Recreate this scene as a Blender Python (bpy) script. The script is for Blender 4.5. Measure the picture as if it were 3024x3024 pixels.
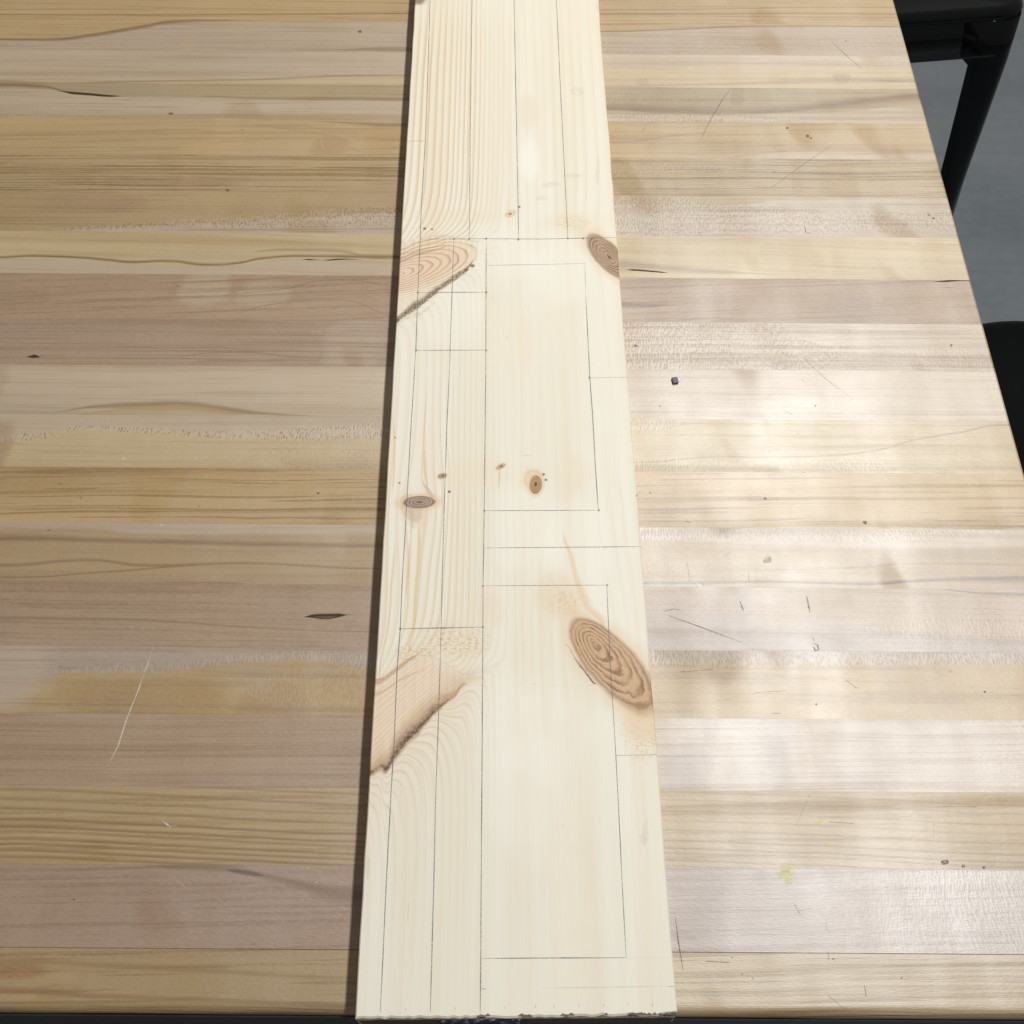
import bpy, bmesh, math, random
import numpy as np
from mathutils import Matrix, Vector
random.seed(7)
for o in list(bpy.data.objects): bpy.data.objects.remove(o)
SC = bpy.context.scene
COL = SC.collection
ZT = 0.91                                   # height of the table top over the floor

# ---------------------------------------------------------------- camera
AX = Vector((0.99997219, 0.00585339, 0.00462111))
AU = Vector((-0.00739326, 0.85934356, 0.51134526))
AF = Vector((0.00097802, 0.51136521, -0.85936294))
CAMH = 0.544793
FPX = 3250.0
cd = bpy.data.cameras.new('camera'); cam = bpy.data.objects.new('camera', cd); COL.objects.link(cam)
cam.matrix_world = Matrix(((AX.x, AU.x, -AF.x, 0), (AX.y, AU.y, -AF.y, 0), (AX.z, AU.z, -AF.z, ZT + CAMH), (0, 0, 0, 1)))
cd.sensor_width = 36; cd.sensor_height = 36; cd.lens = FPX / 3024 * 36; cd.clip_start = .01; cd.clip_end = 100
SC.camera = cam

# ---------------------------------------------------------------- light (a room lit by a ceiling tube lamp)
W = bpy.data.worlds.new("World"); SC.world = W; W.use_nodes = True
bg = W.node_tree.nodes['Background']; bg.inputs[0].default_value = (1.0, 0.94, 0.88, 1); bg.inputs[1].default_value = 0.20
def area(name, loc, sx, sy, power, col):
    l = bpy.data.lights.new(name, 'AREA'); l.shape = 'RECTANGLE'; l.size = sx; l.size_y = sy; l.energy = power; l.color = col
    o = bpy.data.objects.new(name, l); COL.objects.link(o); o.location = loc; return o
area('ceiling_lamp', (0.74, 1.30, ZT + 2.1), 0.13, 2.4, 77, (0.985, 1.0, 0.995))
SC.view_settings.view_transform = 'Standard'; SC.view_settings.look = 'None'
SC.view_settings.exposure = 0; SC.view_settings.gamma = 1
SC.render.engine = 'CYCLES'

# ---------------------------------------------------------------- places measured on the table plane
def T(u, v, z=0.0):
    d = AF + AX * ((u - 1512) / FPX) - AU * ((v - 1512) / FPX)
    t = (z - CAMH) / d.z
    return d.x * t, d.y * t
BYAW = 0.0141458
BO = Vector((0.00405, 0.0567))              # middle of the board's near end
BTH = 0.019
CB, SB = math.cos(BYAW), math.sin(BYAW)
def B(u, v):                                # a point of the board's top, in the board's own axes
    x, y = T(u, v, BTH); x -= BO.x; y -= BO.y
    return (CB * x + SB * y, -SB * x + CB * y)

# ---------------------------------------------------------------- node helpers
class NT:
    def __init__(s, name):
        s.m = bpy.data.materials.new(name); s.m.use_nodes = True
        s.t = s.m.node_tree; s.n = s.t.nodes; s.bsdf = s.n['Principled BSDF']
        tc = s.n.new('ShaderNodeTexCoord'); sep = s.n.new('ShaderNodeSeparateXYZ')
        s.t.links.new(tc.outputs['Object'], sep.inputs[0])
        s.x, s.y, s.z = (V(s, sep.outputs[i]) for i in range(3))
    def put(s, sock, val):
        if isinstance(val, V): s.t.links.new(val.o, sock)
        elif isinstance(val, (tuple, list)): sock.default_value = (*val, 1) if len(val) == 3 and len(sock.default_value) == 4 else val
        else: sock.default_value = val
    def math(s, op, a, b=None, c=None, clamp=False):
        n = s.n.new('ShaderNodeMath'); n.operation = op; n.use_clamp = clamp
        s.put(n.inputs[0], a)
        if b is not None: s.put(n.inputs[1], b)
        if c is not None: s.put(n.inputs[2], c)
        return V(s, n.outputs[0])
    def ss(s, e0, e1, x):
        if e0 > e1: return 1 - s.ss(e1, e0, x)
        n = s.n.new('ShaderNodeMapRange'); n.interpolation_type = 'SMOOTHSTEP'
        s.put(n.inputs['Value'], x); n.inputs['From Min'].default_value = e0; n.inputs['From Max'].default_value = e1
        return V(s, n.outputs[0])
    def noise(s, x, y, z=0.0, detail=2.0, rough=.5, dist=0.0):
        c = s.n.new('ShaderNodeCombineXYZ'); s.put(c.inputs[0], x); s.put(c.inputs[1], y); s.put(c.inputs[2], z)
        n = s.n.new('ShaderNodeTexNoise'); n.inputs['Scale'].default_value = 1; n.inputs['Detail'].default_value = detail
        n.inputs['Roughness'].default_value = rough; n.inputs['Distortion'].default_value = dist
        s.t.links.new(c.outputs[0], n.inputs['Vector']); return V(s, n.outputs['Fac'])
    def voro(s, x, y, z=0.0, rnd=1.0):
        c = s.n.new('ShaderNodeCombineXYZ'); s.put(c.inputs[0], x); s.put(c.inputs[1], y)
        n = s.n.new('ShaderNodeTexVoronoi'); n.voronoi_dimensions = '2D'; n.inputs['Scale'].default_value = 1; n.inputs['Randomness'].default_value = rnd
        s.t.links.new(c.outputs[0], n.inputs['Vector']); return V(s, n.outputs['Distance'])
    def mix(s, f, a, b, mode='MIX'):
        n = s.n.new('ShaderNodeMix'); n.data_type = 'RGBA'; n.blend_type = mode
        s.put(n.inputs['Factor'], f); s.put(n.inputs['A'] if 0 else n.inputs[6], a); s.put(n.inputs[7], b)
        return V(s, n.outputs[2])
    def curve(s, x, pts, x0, x1, y0, y1):
        """piecewise curve through pts; x in [x0,x1], y in [y0,y1]"""
        n = s.n.new('ShaderNodeFloatCurve'); cv = n.mapping.curves[0]
        pts = sorted(pts); P = [(min(1, max(0, (a - x0) / (x1 - x0))), (b - y0) / (y1 - y0)) for a, b in pts]
        if P[0][0] > 0: P.insert(0, (0, P[0][1]))
        if P[-1][0] < 1: P.append((1, P[-1][1]))
        while len(cv.points) < len(P): cv.points.new(.5, .5)
        for q, (a, b) in zip(cv.points, P): q.location = (a, b)
        for q in cv.points: q.handle_type = 'AUTO_CLAMPED'
        n.mapping.update()
        s.put(n.inputs['Value'], s.math('MULTIPLY_ADD', x, 1 / (x1 - x0), -x0 / (x1 - x0)))
        return s.math('MULTIPLY_ADD', V(s, n.outputs[0]), y1 - y0, y0) if (y0 or y1 != 1) else V(s, n.outputs[0])
    def vec(s, x, y, z):
        c = s.n.new('ShaderNodeCombineXYZ'); s.put(c.inputs[0], x); s.put(c.inputs[1], y); s.put(c.inputs[2], z); return V(s, c.outputs[0])
    def bump(s, h, dist, strength=1.0, normal=None):
        n = s.n.new('ShaderNodeBump'); n.inputs['Distance'].default_value = dist; s.put(n.inputs['Strength'], strength)
        s.put(n.inputs['Height'], h)
        if normal: s.t.links.new(normal.o, n.inputs['Normal'])
        return V(s, n.outputs[0])
    def fin(s, col, rough=.5, normal=None, spec=.5, metal=0.0, alpha=None):
        b = s.bsdf; s.put(b.inputs['Base Color'], col); s.put(b.inputs['Roughness'], rough)
        s.put(b.inputs['Specular IOR Level'], spec); s.put(b.inputs['Metallic'], metal)
        if normal: s.t.links.new(normal.o, b.inputs['Normal'])
        if alpha is not None: s.put(b.inputs['Alpha'], alpha)
        return s.m
class NG(NT):
    """a node group with float inputs and one colour in and out"""
    def __init__(s, name, ins):
        s.t = bpy.data.node_groups.new(name, 'ShaderNodeTree'); s.n = s.t.nodes
        for i in ins: s.t.interface.new_socket(i, in_out='INPUT', socket_type='NodeSocketColor' if i == 'col' else 'NodeSocketFloat')
        s.t.interface.new_socket('col', in_out='OUTPUT', socket_type='NodeSocketColor')
        g = s.n.new('NodeGroupInput'); s.i = {k: V(s, g.outputs[k]) for k in ins}
    def done(s, col, parent, vals):
        o = s.n.new('NodeGroupOutput'); s.t.links.new(col.o, o.inputs['col'])
        n = parent.n.new('ShaderNodeGroup'); n.node_tree = s.t
        for k, v in vals.items(): parent.put(n.inputs[k], v)
        return V(parent, n.outputs['col'])
class V:
    def __init__(s, t, o): s.t = t; s.o = o
    def __add__(s, b): return s.t.math('ADD', s, b)
    __radd__ = __add__
    def __sub__(s, b): return s.t.math('SUBTRACT', s, b)
    def __rsub__(s, b): return s.t.math('SUBTRACT', b, s)
    def __mul__(s, b): return s.t.math('MULTIPLY', s, b)
    __rmul__ = __mul__
    def __truediv__(s, b): return s.t.math('DIVIDE', s, b)
    def __rtruediv__(s, b): return s.t.math('DIVIDE', b, s)
    def __pow__(s, b): return s.t.math('POWER', s, b)
    def max(s, b): return s.t.math('MAXIMUM', s, b)
    def min(s, b): return s.t.math('MINIMUM', s, b)
    def abs(s): return s.t.math('ABSOLUTE', s)
    def fract(s): return s.t.math('FRACT', s)
    def sin(s): return s.t.math('SINE', s)
    def exp(s): return s.t.math('EXPONENT', s)
    def sqrt(s): return s.t.math('SQRT', s)
    def clamp(s): return s.t.math('ADD', s, 0.0, clamp=True)

# ---------------------------------------------------------------- object helpers
def link(name, me, mat=None, parent=None, loc=(0, 0, 0), rz=0.0):
    o = bpy.data.objects.new(name, me); COL.objects.link(o); o.location = loc; o.rotation_euler = (0, 0, rz)
    if parent: o.parent = parent
    if mat and me: me.materials.append(mat)
    return o
def empty(name, label, cat, loc=(0, 0, 0), rz=0.0, group=None):
    o = link(name, None, None, None, loc, rz); o.empty_display_size = .05
    tag(o, label, cat, group); return o
def tag(o, label, cat, group=None):
    o['label'] = label; o['category'] = cat
    if group: o['group'] = group
    return o
def mesh(name, vs, fs, smooth=False):
    me = bpy.data.meshes.new(name); me.from_pydata(vs, [], fs); me.update()
    if smooth:
        for p in me.polygons: p.use_smooth = True
    return me
def bmesh_out(name, bm, smooth=False):
    bmesh.ops.recalc_face_normals(bm, faces=bm.faces)
    me = bpy.data.meshes.new(name); bm.to_mesh(me); bm.free()
    if smooth:
        for p in me.polygons: p.use_smooth = True
    return me
def boxmesh(name, x0, x1, y0, y1, z0, z1, bev=0.0, seg=1, flt=None):
    bm = bmesh.new(); bmesh.ops.create_cube(bm, size=1)
    for v in bm.verts: v.co = Vector((x0 + (v.co.x + .5) * (x1 - x0), y0 + (v.co.y + .5) * (y1 - y0), z0 + (v.co.z + .5) * (z1 - z0)))
    if bev:
        es = [e for e in bm.edges if (flt is None or flt(e.verts[0].co, e.verts[1].co))]
        bmesh.ops.bevel(bm, geom=es, offset=bev, segments=seg, profile=.5, affect='EDGES', clamp_overlap=True)
    return bmesh_out(name, bm)

# ================================================================ the floor
def floor_mat():
    t = NT('vinyl_floor')
    n1 = t.noise(t.x * 1.5, t.y * 9, 3.0, 4); n2 = t.noise(t.x * 40, t.y * 60, 1.0, 3); n3 = t.noise(t.x * 3, t.y * 3, 8.0, 2)
    f = t.ss(.35, .7, n1)
    col = t.mix(f, (.122, .134, .142), (.142, .156, .164)); col = t.mix(t.ss(.4, .75, n3) * .5, col, (.085, .105, .12))
    col = t.mix(t.ss(.45, .8, n2) * .25, col, (.16, .18, .19))
    return t.fin(col, t.ss(.2, .8, n2) * .2 + .42, t.bump(n2, .0006, .4))
FM = floor_mat()
fl = link('floor', mesh('floor', [(-5, -4, -.012), (5, -4, -.012), (5, 6, -.012), (-5, 6, -.012)], [(0, 1, 2, 3)]), FM)
fl['kind'] = 'structure'
pw, pl_ = .152, 1.22
for r in range(-3, 16):
    for c in range(-1, 3):
        x0 = -.9 + (r * .47) % 1.2 + c * pl_ - .6
        if x0 > 2.4 or x0 + pl_ < -1.2: continue
        me = boxmesh('floor_plank', x0 + .00005, x0 + pl_ - .00005, r * pw + .00005, (r + 1) * pw - .00005, -.010, 0, .0002)
        o = link('floor_plank', me, FM, fl)

# ================================================================ maple butcher block table
W0, YS = 0.0380318, 0.80914                 # strip width, far side of strip 0
XL, XR = -0.72, 0.3027
YF = 0.0592                                 # near edge of the table
TTH = 0.044
YEL = (.535, .38, .195); PNK = (.42, .285, .19); PAL = (.58, .465, .355); LAV = (.54, .43, .345); CRM = (.62, .485, .29); TAN = (.42, .29, .155)
BRN = (.24, .135, .06); DRK = (.07, .04, .022); MAU = (.34, .235, .19); GRN = (.42, .34, .20)
XA, XB = -.75, .45

def strip_material(k, base, lines=(.25, 320, 0.0), second=None, streaks=(), dashes=(), patches=(), tint=(), wear=.5, seed=None):
    t = NT('maple_strip'); yc = YS - (k + .5) * W0
    seed = seed if seed is not None else k * 7.31 + 2
    x, y = t.x, t.y
    def loc(u, v): X, Y = T(u, v); return X, Y - yc
    def lcurve(pts): return t.curve(x, [loc(u, v) for u, v in pts], XA, XB, -.05, .05)
    def wcurve(pts, v):
        pts = list(pts)
        if pts[0][0] > 60: pts.insert(0, (pts[0][0] - (12 if pts[0][0] < 1300 else 60), 0))
        if pts[-1][0] < 2600: pts.append((pts[-1][0] + (12 if pts[-1][0] < 950 or pts[-1][0] > 1300 else 120), 0))
        return t.curve(x, [(loc(u, v)[0], w * .001) for u, w in pts], XA, XB, 0, .03).max(.00001)
    wob = (t.noise(x * 30, y * 60, seed, 3) - .5)
    low = t.noise(x * 3.0, y * 22, seed + 4, 2)
    # overall colour drift along and across the strip
    col = t.mix(t.ss(.3, .72, low), tuple(c * .90 for c in base), tuple(min(.8, c * 1.07) for c in base))
    if second:
        pts, c2, soft, ragg = second
        b = lcurve(pts); d = y - b + wob * .001 * 2 + (t.noise(x * 900, y * 60, seed, 2) - .5) * ragg * .001
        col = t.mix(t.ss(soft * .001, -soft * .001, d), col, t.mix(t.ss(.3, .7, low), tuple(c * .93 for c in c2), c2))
    for (u0, u1, v, c, w, stren) in tint:         # broad coloured areas of the heartwood, and sheen of the grain painted as tone
        X0 = loc(u0, v)[0]; X1 = loc(u1, v)[0]; Yc = loc(u0, v)[1]
        d = (((x - y * .12 - (X0 + X1) / 2) / ((X1 - X0) / 2)).abs() ** 3.0 + ((y - Yc) / (w * .001)).abs() ** 3.0) + (t.noise(x * 60, y * 200, seed + 51, 2) - .5) * .9
        col = t.mix(t.ss(1.2, .1, d + wob * 1.6) * stren, col, c)
    hw = y + (t.noise(x * 4, y * 30, seed + 60, 2) - .5) * .010 - x * lines[2]
    heart = t.ss(.50, .78, t.noise(x * 1.6, hw * 95, seed + 61, 3, .55))
    col = t.mix(heart * .55, col, tuple(c * q for c, q in zip(base, (.72, .62, .49))))
    band = t.noise(x * 17 + y * 4, y * 9, seed + 62, 2, .5)  # chatoyant sheen bands, put into the colour as well as the gloss
    col = t.mix(t.ss(.38, .30, band) * .30, col, tuple(c * q for c, q in zip(base, (.84, .80, .74))))
    col = t.mix(t.ss(.60, .66, band) * .28, col, tuple(min(.8, c * 1.15) for c in base))
    # growth lines
    ls, lf, slope = lines
    wy = y - x * slope + (t.noise(x * 5, y * 14, seed + 9, 2) - .5) * .006
    g = t.noise(x * 2.2, wy * lf, seed + 1, 3, .6)
    ln = t.ss(.52, .68, g)
    dd = t.ss(.57, .62, t.noise(x * 9, wy * lf * 2.1, seed + 5, 2))
    col = t.mix((ln * ls * 1.1).clamp(), col, tuple(c * s for c, s in zip(base, (.72, .64, .52))))
    col = t.mix((dd * ls * 1.1).clamp(), col, tuple(c * s for c, s in zip(base, (.55, .44, .33))))
    # fine fibres and pores
    fib = t.noise(x * 90, y * 2600, seed + 2, 3, .6)
    col = t.mix(t.ss(.5, .75, fib) * .13, col, BRN)
    pore = t.ss(.66, .74, t.noise(x * 330, y * 2100, seed + 3, 1))
    col = t.mix(pore * .22, col, BRN)
    mot = t.noise(x * 420, y * 900, seed + 6, 2)
    col = t.mix(t.ss(.35, .7, mot) * .10, col, (.72, .62, .48))
    # mineral streaks: line points, width points (mm above, below), strength, colour
    dk = None
    for st in streaks:
        pts, wu, wd, stren, c = st[:5]; v = pts[0][1]
        d = y - lcurve(pts) + wob * .0012
        a = (d / wcurve(wu, v)).max(0 - d / wcurve(wd, v))
        m = t.ss(1.0, .45 if c is DRK else 0.0, a) * (1.0 if c is DRK else 0.0) + t.ss(1.0, 0.0, a) * (0.0 if c is DRK else 1.0) * (t.ss(.25, .6, t.noise(x * 40, y * 1300, seed + 11, 2)) * .35 + .65)
        col = t.mix((m * stren * 1.25).clamp(), col, c)
        if c is DRK: dk = m if dk is None else dk.max(m)
    dsum = None
    for (pts, wu, wd, stren, c) in dashes:
        v = pts[0][1]
        d = y - lcurve(pts); a = (d / wcurve(wu, v)).max(0 - d / wcurve(wd, v))
        m = t.ss(1.0, 0.6, a + (wob + .1) * .5)
        xw = x + y * ((t.noise(x * 14, y * 20, seed + 71, 1) - .5) * 1.2) + wob * .002
        dn = 1 - t.voro(xw * 760 + seed, y * 235 + wob * 2.0)
        dash = t.ss(.72, .88, dn) * t.ss(.34, .60, t.noise(x * 90, y * 160, seed + 13, 2)) * 1.1
        col = t.mix(m * dash * stren, col, c)
        col = t.mix(m * t.ss(.62, .40, dn) * stren * .16, col, (.74, .66, .56))
        mm = m * dn * stren
        dsum = mm if dsum is None else dsum + mm
    # small specks
    sp = t.ss(.80, .83, t.noise(x * 150, y * 190, seed + 20, 1))
    col = t.mix(sp * .55, col, BRN)
    col = t.mix(1.0, col, (.725, .697, .62), 'MULTIPLY')
    # finish: satin lacquer, worn in patches; curl of the grain tilts the gloss
    wornn = t.noise(x * 9, y * 14, seed + 30, 3)
    r = t.ss(.3, .7, wornn) * .07 + t.noise(x * 60, y * 60, 5.0, 2) * .06 + .375
    rk = t.noise(x * 2.5, 0.0, seed + 41, 1)
    curl = (t.noise(x * 26 + y * 3, y * 6, seed + 40, 2, .5)) * .00042
    h = curl + fib * .00005 + t.noise((x + y * .5) * 420, y * 1500, seed + 8, 2) * .00007
    if dsum is not None: h = h - dsum * .00008
    nrm = t.bump(h, 1.0, 1.0)
    spec = t.ss(.3, .7, t.noise(x * 22, y * 5, seed + 33, 3, .6)) * .4 + (1.12 if base in (PAL, LAV) or k in (9, 14, 16, 18) else .82)
    spec = spec * (t.ss(.38, .30, band) * -.45 + 1)
    spec = spec * (1.12 - heart * .35 - (ln * ls).clamp() * .45)
    if dk is not None: spec = spec * (1 - dk * .85); r = r + dk * .2
    return t.fin(col, r, nrm, spec)

S = {}
S[0] = dict(base=YEL, lines=(.4, 330, 0), streaks=[([(0, 43), (600, 44), (1180, 41), (1800, 42), (2650, 42)], [(0, 2.5), (1200, 3), (2650, 2)], [(0, 1), (2650, 1)], .6, BRN),
     ([(1775, 28), (2640, 22)], [(1775, 1.2), (2640, 1)], [(1775, 1), (2640, .7)], .5, BRN)])
S[1] = dict(base=YEL, lines=(.25, 260, 0), second=([(0, 118), (200, 118), (300, 105), (430, 78), (560, 68), (800, 66), (1180, 66), (1775, 92), (2100, 82), (2660, 80)], LAV, 2.0, 1),
     streaks=[([(0, 115), (150, 116), (260, 104), (430, 76), (520, 62), (700, 56), (1180, 50)], [(0, 1.5), (200, 2.5), (430, 3), (700, 1.5), (1180, 1)], [(0, 3), (400, 5), (700, 4), (1180, 3)], .75, BRN),
              ([(1500, 95), (1775, 94), (2000, 87), (2150, 80), (2400, 77), (2660, 79)], [(1500, 0), (1775, 2), (2660, 1.5)], [(1500, 0), (1775, 1), (2660, 1)], .7, BRN),
              ([(1700, 72), (1950, 70), (2100, 66)], [(1700, 2.5), (1900, 2), (2100, 0)], [(1700, 2), (1900, 1.5), (2100, 0)], .5, (.30, .14, .10)),
              ([(900, 147), (1180, 145)], [(950, 0), (1180, 4.5)], [(900, 0), (1180, 4)], .6, (.28, .19, .12))],
     dashes=[([(1780, 125), (2700, 130)], [(1780, 7), (2700, 10)], [(1780, 20), (2700, 20)], .35, MAU)])
S[2] = dict(base=PAL, lines=(.2, 300, 0), second=([(0, 232), (800, 234), (1000, 226), (1200, 218), (1780, 200), (2600, 198)], CRM, 1.5, 0),
     streaks=[([(0, 240), (170, 246), (400, 240), (700, 236), (1180, 222)], [(0, 2.5), (250, 2), (1180, 1)], [(0, 2), (1180, 2)], .5, BRN),
              ([(1780, 254), (2050, 250), (2500, 240), (2700, 238)], [(1780, 1.5), (2200, 3), (2400, 7), (2700, 6)], [(1780, 1), (2700, 3)], .5, (.36, .24, .14)),
              ([(2560, 238), (2720, 241)], [(2560, 0), (2640, 1), (2720, .4)], [(2560, 0), (2640, 1), (2720, .4)], .7, (.22, .13, .08))],
     tint=[(2460, 2520, 232, (.36, .22, .13), 6, .45), (1880, 1925, 242, (.38, .26, .15), 4, .3)])
S[3] = dict(base=(.44, .34, .20), lines=(.3, 300, 0), second=([(0, 260), (140, 262), (260, 280), (500, 288), (700, 292), (1180, 300), (1800, 338), (2300, 338), (2500, 330), (2740, 310)], PAL, 1.2, 1.5),
     streaks=[([(0, 252), (120, 256), (200, 272), (260, 277), (340, 284), (480, 289)], [(0, 5), (200, 2), (480, 0)], [(0, 2), (200, 1), (480, 0)], .7, BRN),
              ([(160, 268), (215, 275), (270, 279), (330, 283), (360, 283)], [(160, 0), (230, 2.0), (330, 1.4), (370, 0)], [(160, 0), (230, 1.6), (330, 1.6), (370, 0)], 1.0, DRK),
              ([(600, 284), (760, 290), (1180, 293)], [(600, 1), (1180, 3)], [(600, 1), (1180, 2)], .45, BRN),
              ([(1800, 322), (1950, 330), (2150, 334), (2300, 330), (2450, 312), (2600, 292), (2740, 282)], [(1800, 11), (2200, 9), (2400, 9), (2740, 4)], [(1800, 3), (2300, 2), (2500, 8), (2740, 9)], .8, (.25, .145, .065))],
     dashes=[([(1800, 348), (2350, 348)], [(1700, 10), (2100, 9), (2400, 0)], [(1800, 9), (2400, 5)], .7, (.30, .20, .13)), ([(1800, 290), (2100, 290)], [(1790, 12), (2200, 0)], [(1790, 10), (2200, 0)], .5, (.40, .30, .17)),
             ([(0, 330), (190, 330)], [(0, 14), (200, 8), (260, 0)], [(0, 14), (260, 0)], .4, (.42, .28, .20))],
     tint=[(2150, 2195, 280, (.33, .21, .10), 16, .75)])
S[4] = dict(base=YEL, lines=(.35, 190, .02), streaks=[([(640, 362), (860, 385), (1010, 410), (1080, 450)], [(640, 0), (860, 2), (1080, 2)], [(640, 0), (860, 1), (1080, 1)], .3, (.40, .25, .12)),
     ([(860, 356), (1180, 368)], [(860, 0), (1180, 2.5)], [(860, 0), (1180, 4.5)], .7, (.30, .19, .11)),
     ([(1790, 420), (2000, 400), (2200, 385), (2400, 378)], [(1790, 2), (2400, 0)], [(1790, 1), (2400, 0)], .35, BRN),
     ([(2050, 470), (2250, 452), (2420, 440), (2780, 446)], [(2050, 0), (2300, 2), (2780, 3)], [(2050, 0), (2300, 2), (2780, 2)], .45, (.36, .22, .15))],
     tint=[(920, 1040, 435, (.45, .27, .12), 12, .6), (1080, 1175, 410, (.52, .33, .15), 14, .5), (2200, 2800, 462, LAV, 5, .7)])
S[5] = dict(base=(.46, .335, .18), lines=(.85, 420, .004), dashes=[([(1800, 505), (2250, 500)], [(1790, 14), (2300, 0)], [(1790, 9), (2300, 0)], .5, (.40, .27, .14))],
     tint=[(100, 800, 533, (.36, .22, .12), 5, .6), (2335, 2375, 525, (.38, .24, .11), 30, .6), (2425, 2850, 525, (.47, .33, .16), 30, .5)])
S[6] = dict(base=(.46, .33, .175), lines=(.35, 260, .004), second=([(0, 684), (240, 676), (500, 664), (800, 650), (900, 643), (1180, 628), (1810, 606), (2200, 604), (2300, 592), (2800, 588)], LAV, 1.2, 3.5),
     dashes=[([(0, 684), (240, 674), (500, 662), (800, 650), (900, 641), (1180, 626), (1400, 612)], [(0, 0), (300, 3), (700, 6), (1180, 9)], [(0, 0), (300, 3), (700, 7), (1180, 16)], .95, (.27, .15, .10)),
             ([(1810, 640), (2300, 640), (2800, 640)], [(1790, 30), (2100, 20), (2400, 10), (2800, 6)], [(1790, 30), (2400, 20), (2800, 20)], .9, (.30, .19, .14))],
     tint=[(60, 420, 600, (.36, .21, .12), 10, .5)])
S[7] = dict(base=CRM, lines=(.2, 240, -.03), second=([(0, 764), (230, 766), (400, 784), (620, 790), (740, 780), (850, 768), (1180, 778), (1500, 840), (3000, 850)], PAL, 1.2, 1),
     streaks=[([(0, 760), (100, 756), (230, 760), (320, 767), (400, 774), (480, 771), (620, 783), (700, 778), (780, 763), (900, 757), (1150, 760)], [(0, 2.2), (400, 2), (620, 3), (780, 2.5), (1150, 4)], [(0, 1.5), (400, 2), (620, 1.5), (780, 1), (1150, 2)], .85, (.25, .15, .06)),
              ([(720, 745), (850, 738), (1000, 742), (1130, 765)], [(720, 0), (800, 2), (1130, 3)], [(720, 0), (850, 1.5), (1130, 1)], .55, (.30, .20, .10)),
              ([(900, 767), (960, 768), (1020, 765), (1100, 768)], [(900, 0), (915, .9), (945, 0), (985, .9), (1020, .5), (1100, 0)], [(900, 0), (915, .8), (945, 0), (985, .8), (1100, 0)], .9, DRK),
              ([(1810, 778), (1900, 785), (2000, 795), (2150, 805), (2350, 812)], [(1790, 6), (1900, 5), (2100, 4), (2350, 0)], [(1790, 12), (1900, 7), (2100, 3), (2350, 0)], .65, (.33, .22, .14)),
              ([(1845, 797), (1950, 804), (1975, 806)], [(1845, 0), (1870, .9), (1950, .7), (1980, 0)], [(1845, 0), (1870, .9), (1950, .7), (1980, 0)], 1, DRK)],
     tint=[(330, 420, 725, (.58, .46, .26), 12, .6), (2240, 2330, 745, (.50, .38, .23), 10, .35)])
S[8] = dict(base=PNK, lines=(.35, 240, .05), streaks=[([(500, 890), (700, 868), (860, 850), (1000, 826), (1180, 845)], [(500, 0), (800, .6), (1180, .5)], [(500, 0), (800, .6), (1180, .5)], .6, BRN),
     ([(640, 930), (780, 902), (900, 890), (1000, 885), (1180, 935)], [(640, 0), (800, .6), (1180, .5)], [(640, 0), (800, .6), (1180, .5)], .6, BRN),
     ([(560, 878), (700, 900), (1100, 850)], [(560, 0), (1100, 0)], [(560, 0), (1100, 0)], .1, BRN),
     ([(1810, 900), (1900, 905), (1960, 903), (2050, 900)], [(1790, 5), (1900, 4), (2050, 0)], [(1790, 4), (1900, 2), (2050, 0)], .8, (.19, .11, .06)),
     ([(2300, 880), (2500, 855), (2870, 838)], [(2300, 0), (2500, 3), (2870, 4)], [(2300, 0), (2500, 3), (2870, 3)], .35, MAU),
     ([(2740, 832), (2800, 830), (2850, 827)], [(2740, 0), (2800, 1), (2850, 1)], [(2740, 0), (2800, .9), (2850, 1)], .9, DRK),
     ([(2795, 849), (2808, 850), (2820, 849)], [(2795, 0), (2808, 1), (2820, 0)], [(2795, 0), (2808, 1), (2820, 0)], 1, DRK),
     ([(1990, 945), (2080, 940), (2160, 938)], [(1990, 0), (2080, 1), (2160, 0)], [(1990, 0), (2080, .8), (2160, 0)], .8, (.16, .09, .06))],
     tint=[(520, 680, 850, PAL, 17, .55), (700, 860, 860, PAL, 14, .4), (2440, 2620, 925, (.33, .23, .18), 16, .5)])  # the pale tints are chatoyant sheen painted into the colour
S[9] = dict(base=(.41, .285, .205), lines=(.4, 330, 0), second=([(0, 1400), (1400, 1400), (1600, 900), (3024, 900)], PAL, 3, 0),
     dashes=[([(1845, 1015), (2300, 1015), (2500, 1015)], [(1830, 36), (2250, 36), (2330, 18), (2500, 0)], [(1830, 36), (2250, 36), (2500, 4)], 1.0, (.30, .20, .13)), ([(2400, 1090), (2960, 1060)], [(2380, 0), (2450, 18), (2960, 12)], [(2380, 0), (2960, 10)], .4, (.42, .31, .22))],
     tint=[(950, 1140, 1020, PAL, 22, .45), (2480, 3000, 1040, (.44, .31, .20), 26, .7)],  # first tint is the sheen beside the board, painted as colour
     streaks=[([(420, 1060), (700, 1040), (900, 1055), (1150, 1058)], [(420, 0), (700, 1), (1150, .8)], [(420, 0), (700, 1), (1150, .8)], .45, BRN),
              ([(84, 1054), (97, 1053), (112, 1055)], [(84, 0), (97, 2.4), (112, 0)], [(84, 0), (97, 1.6), (112, 0)], 1, DRK)])
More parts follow.
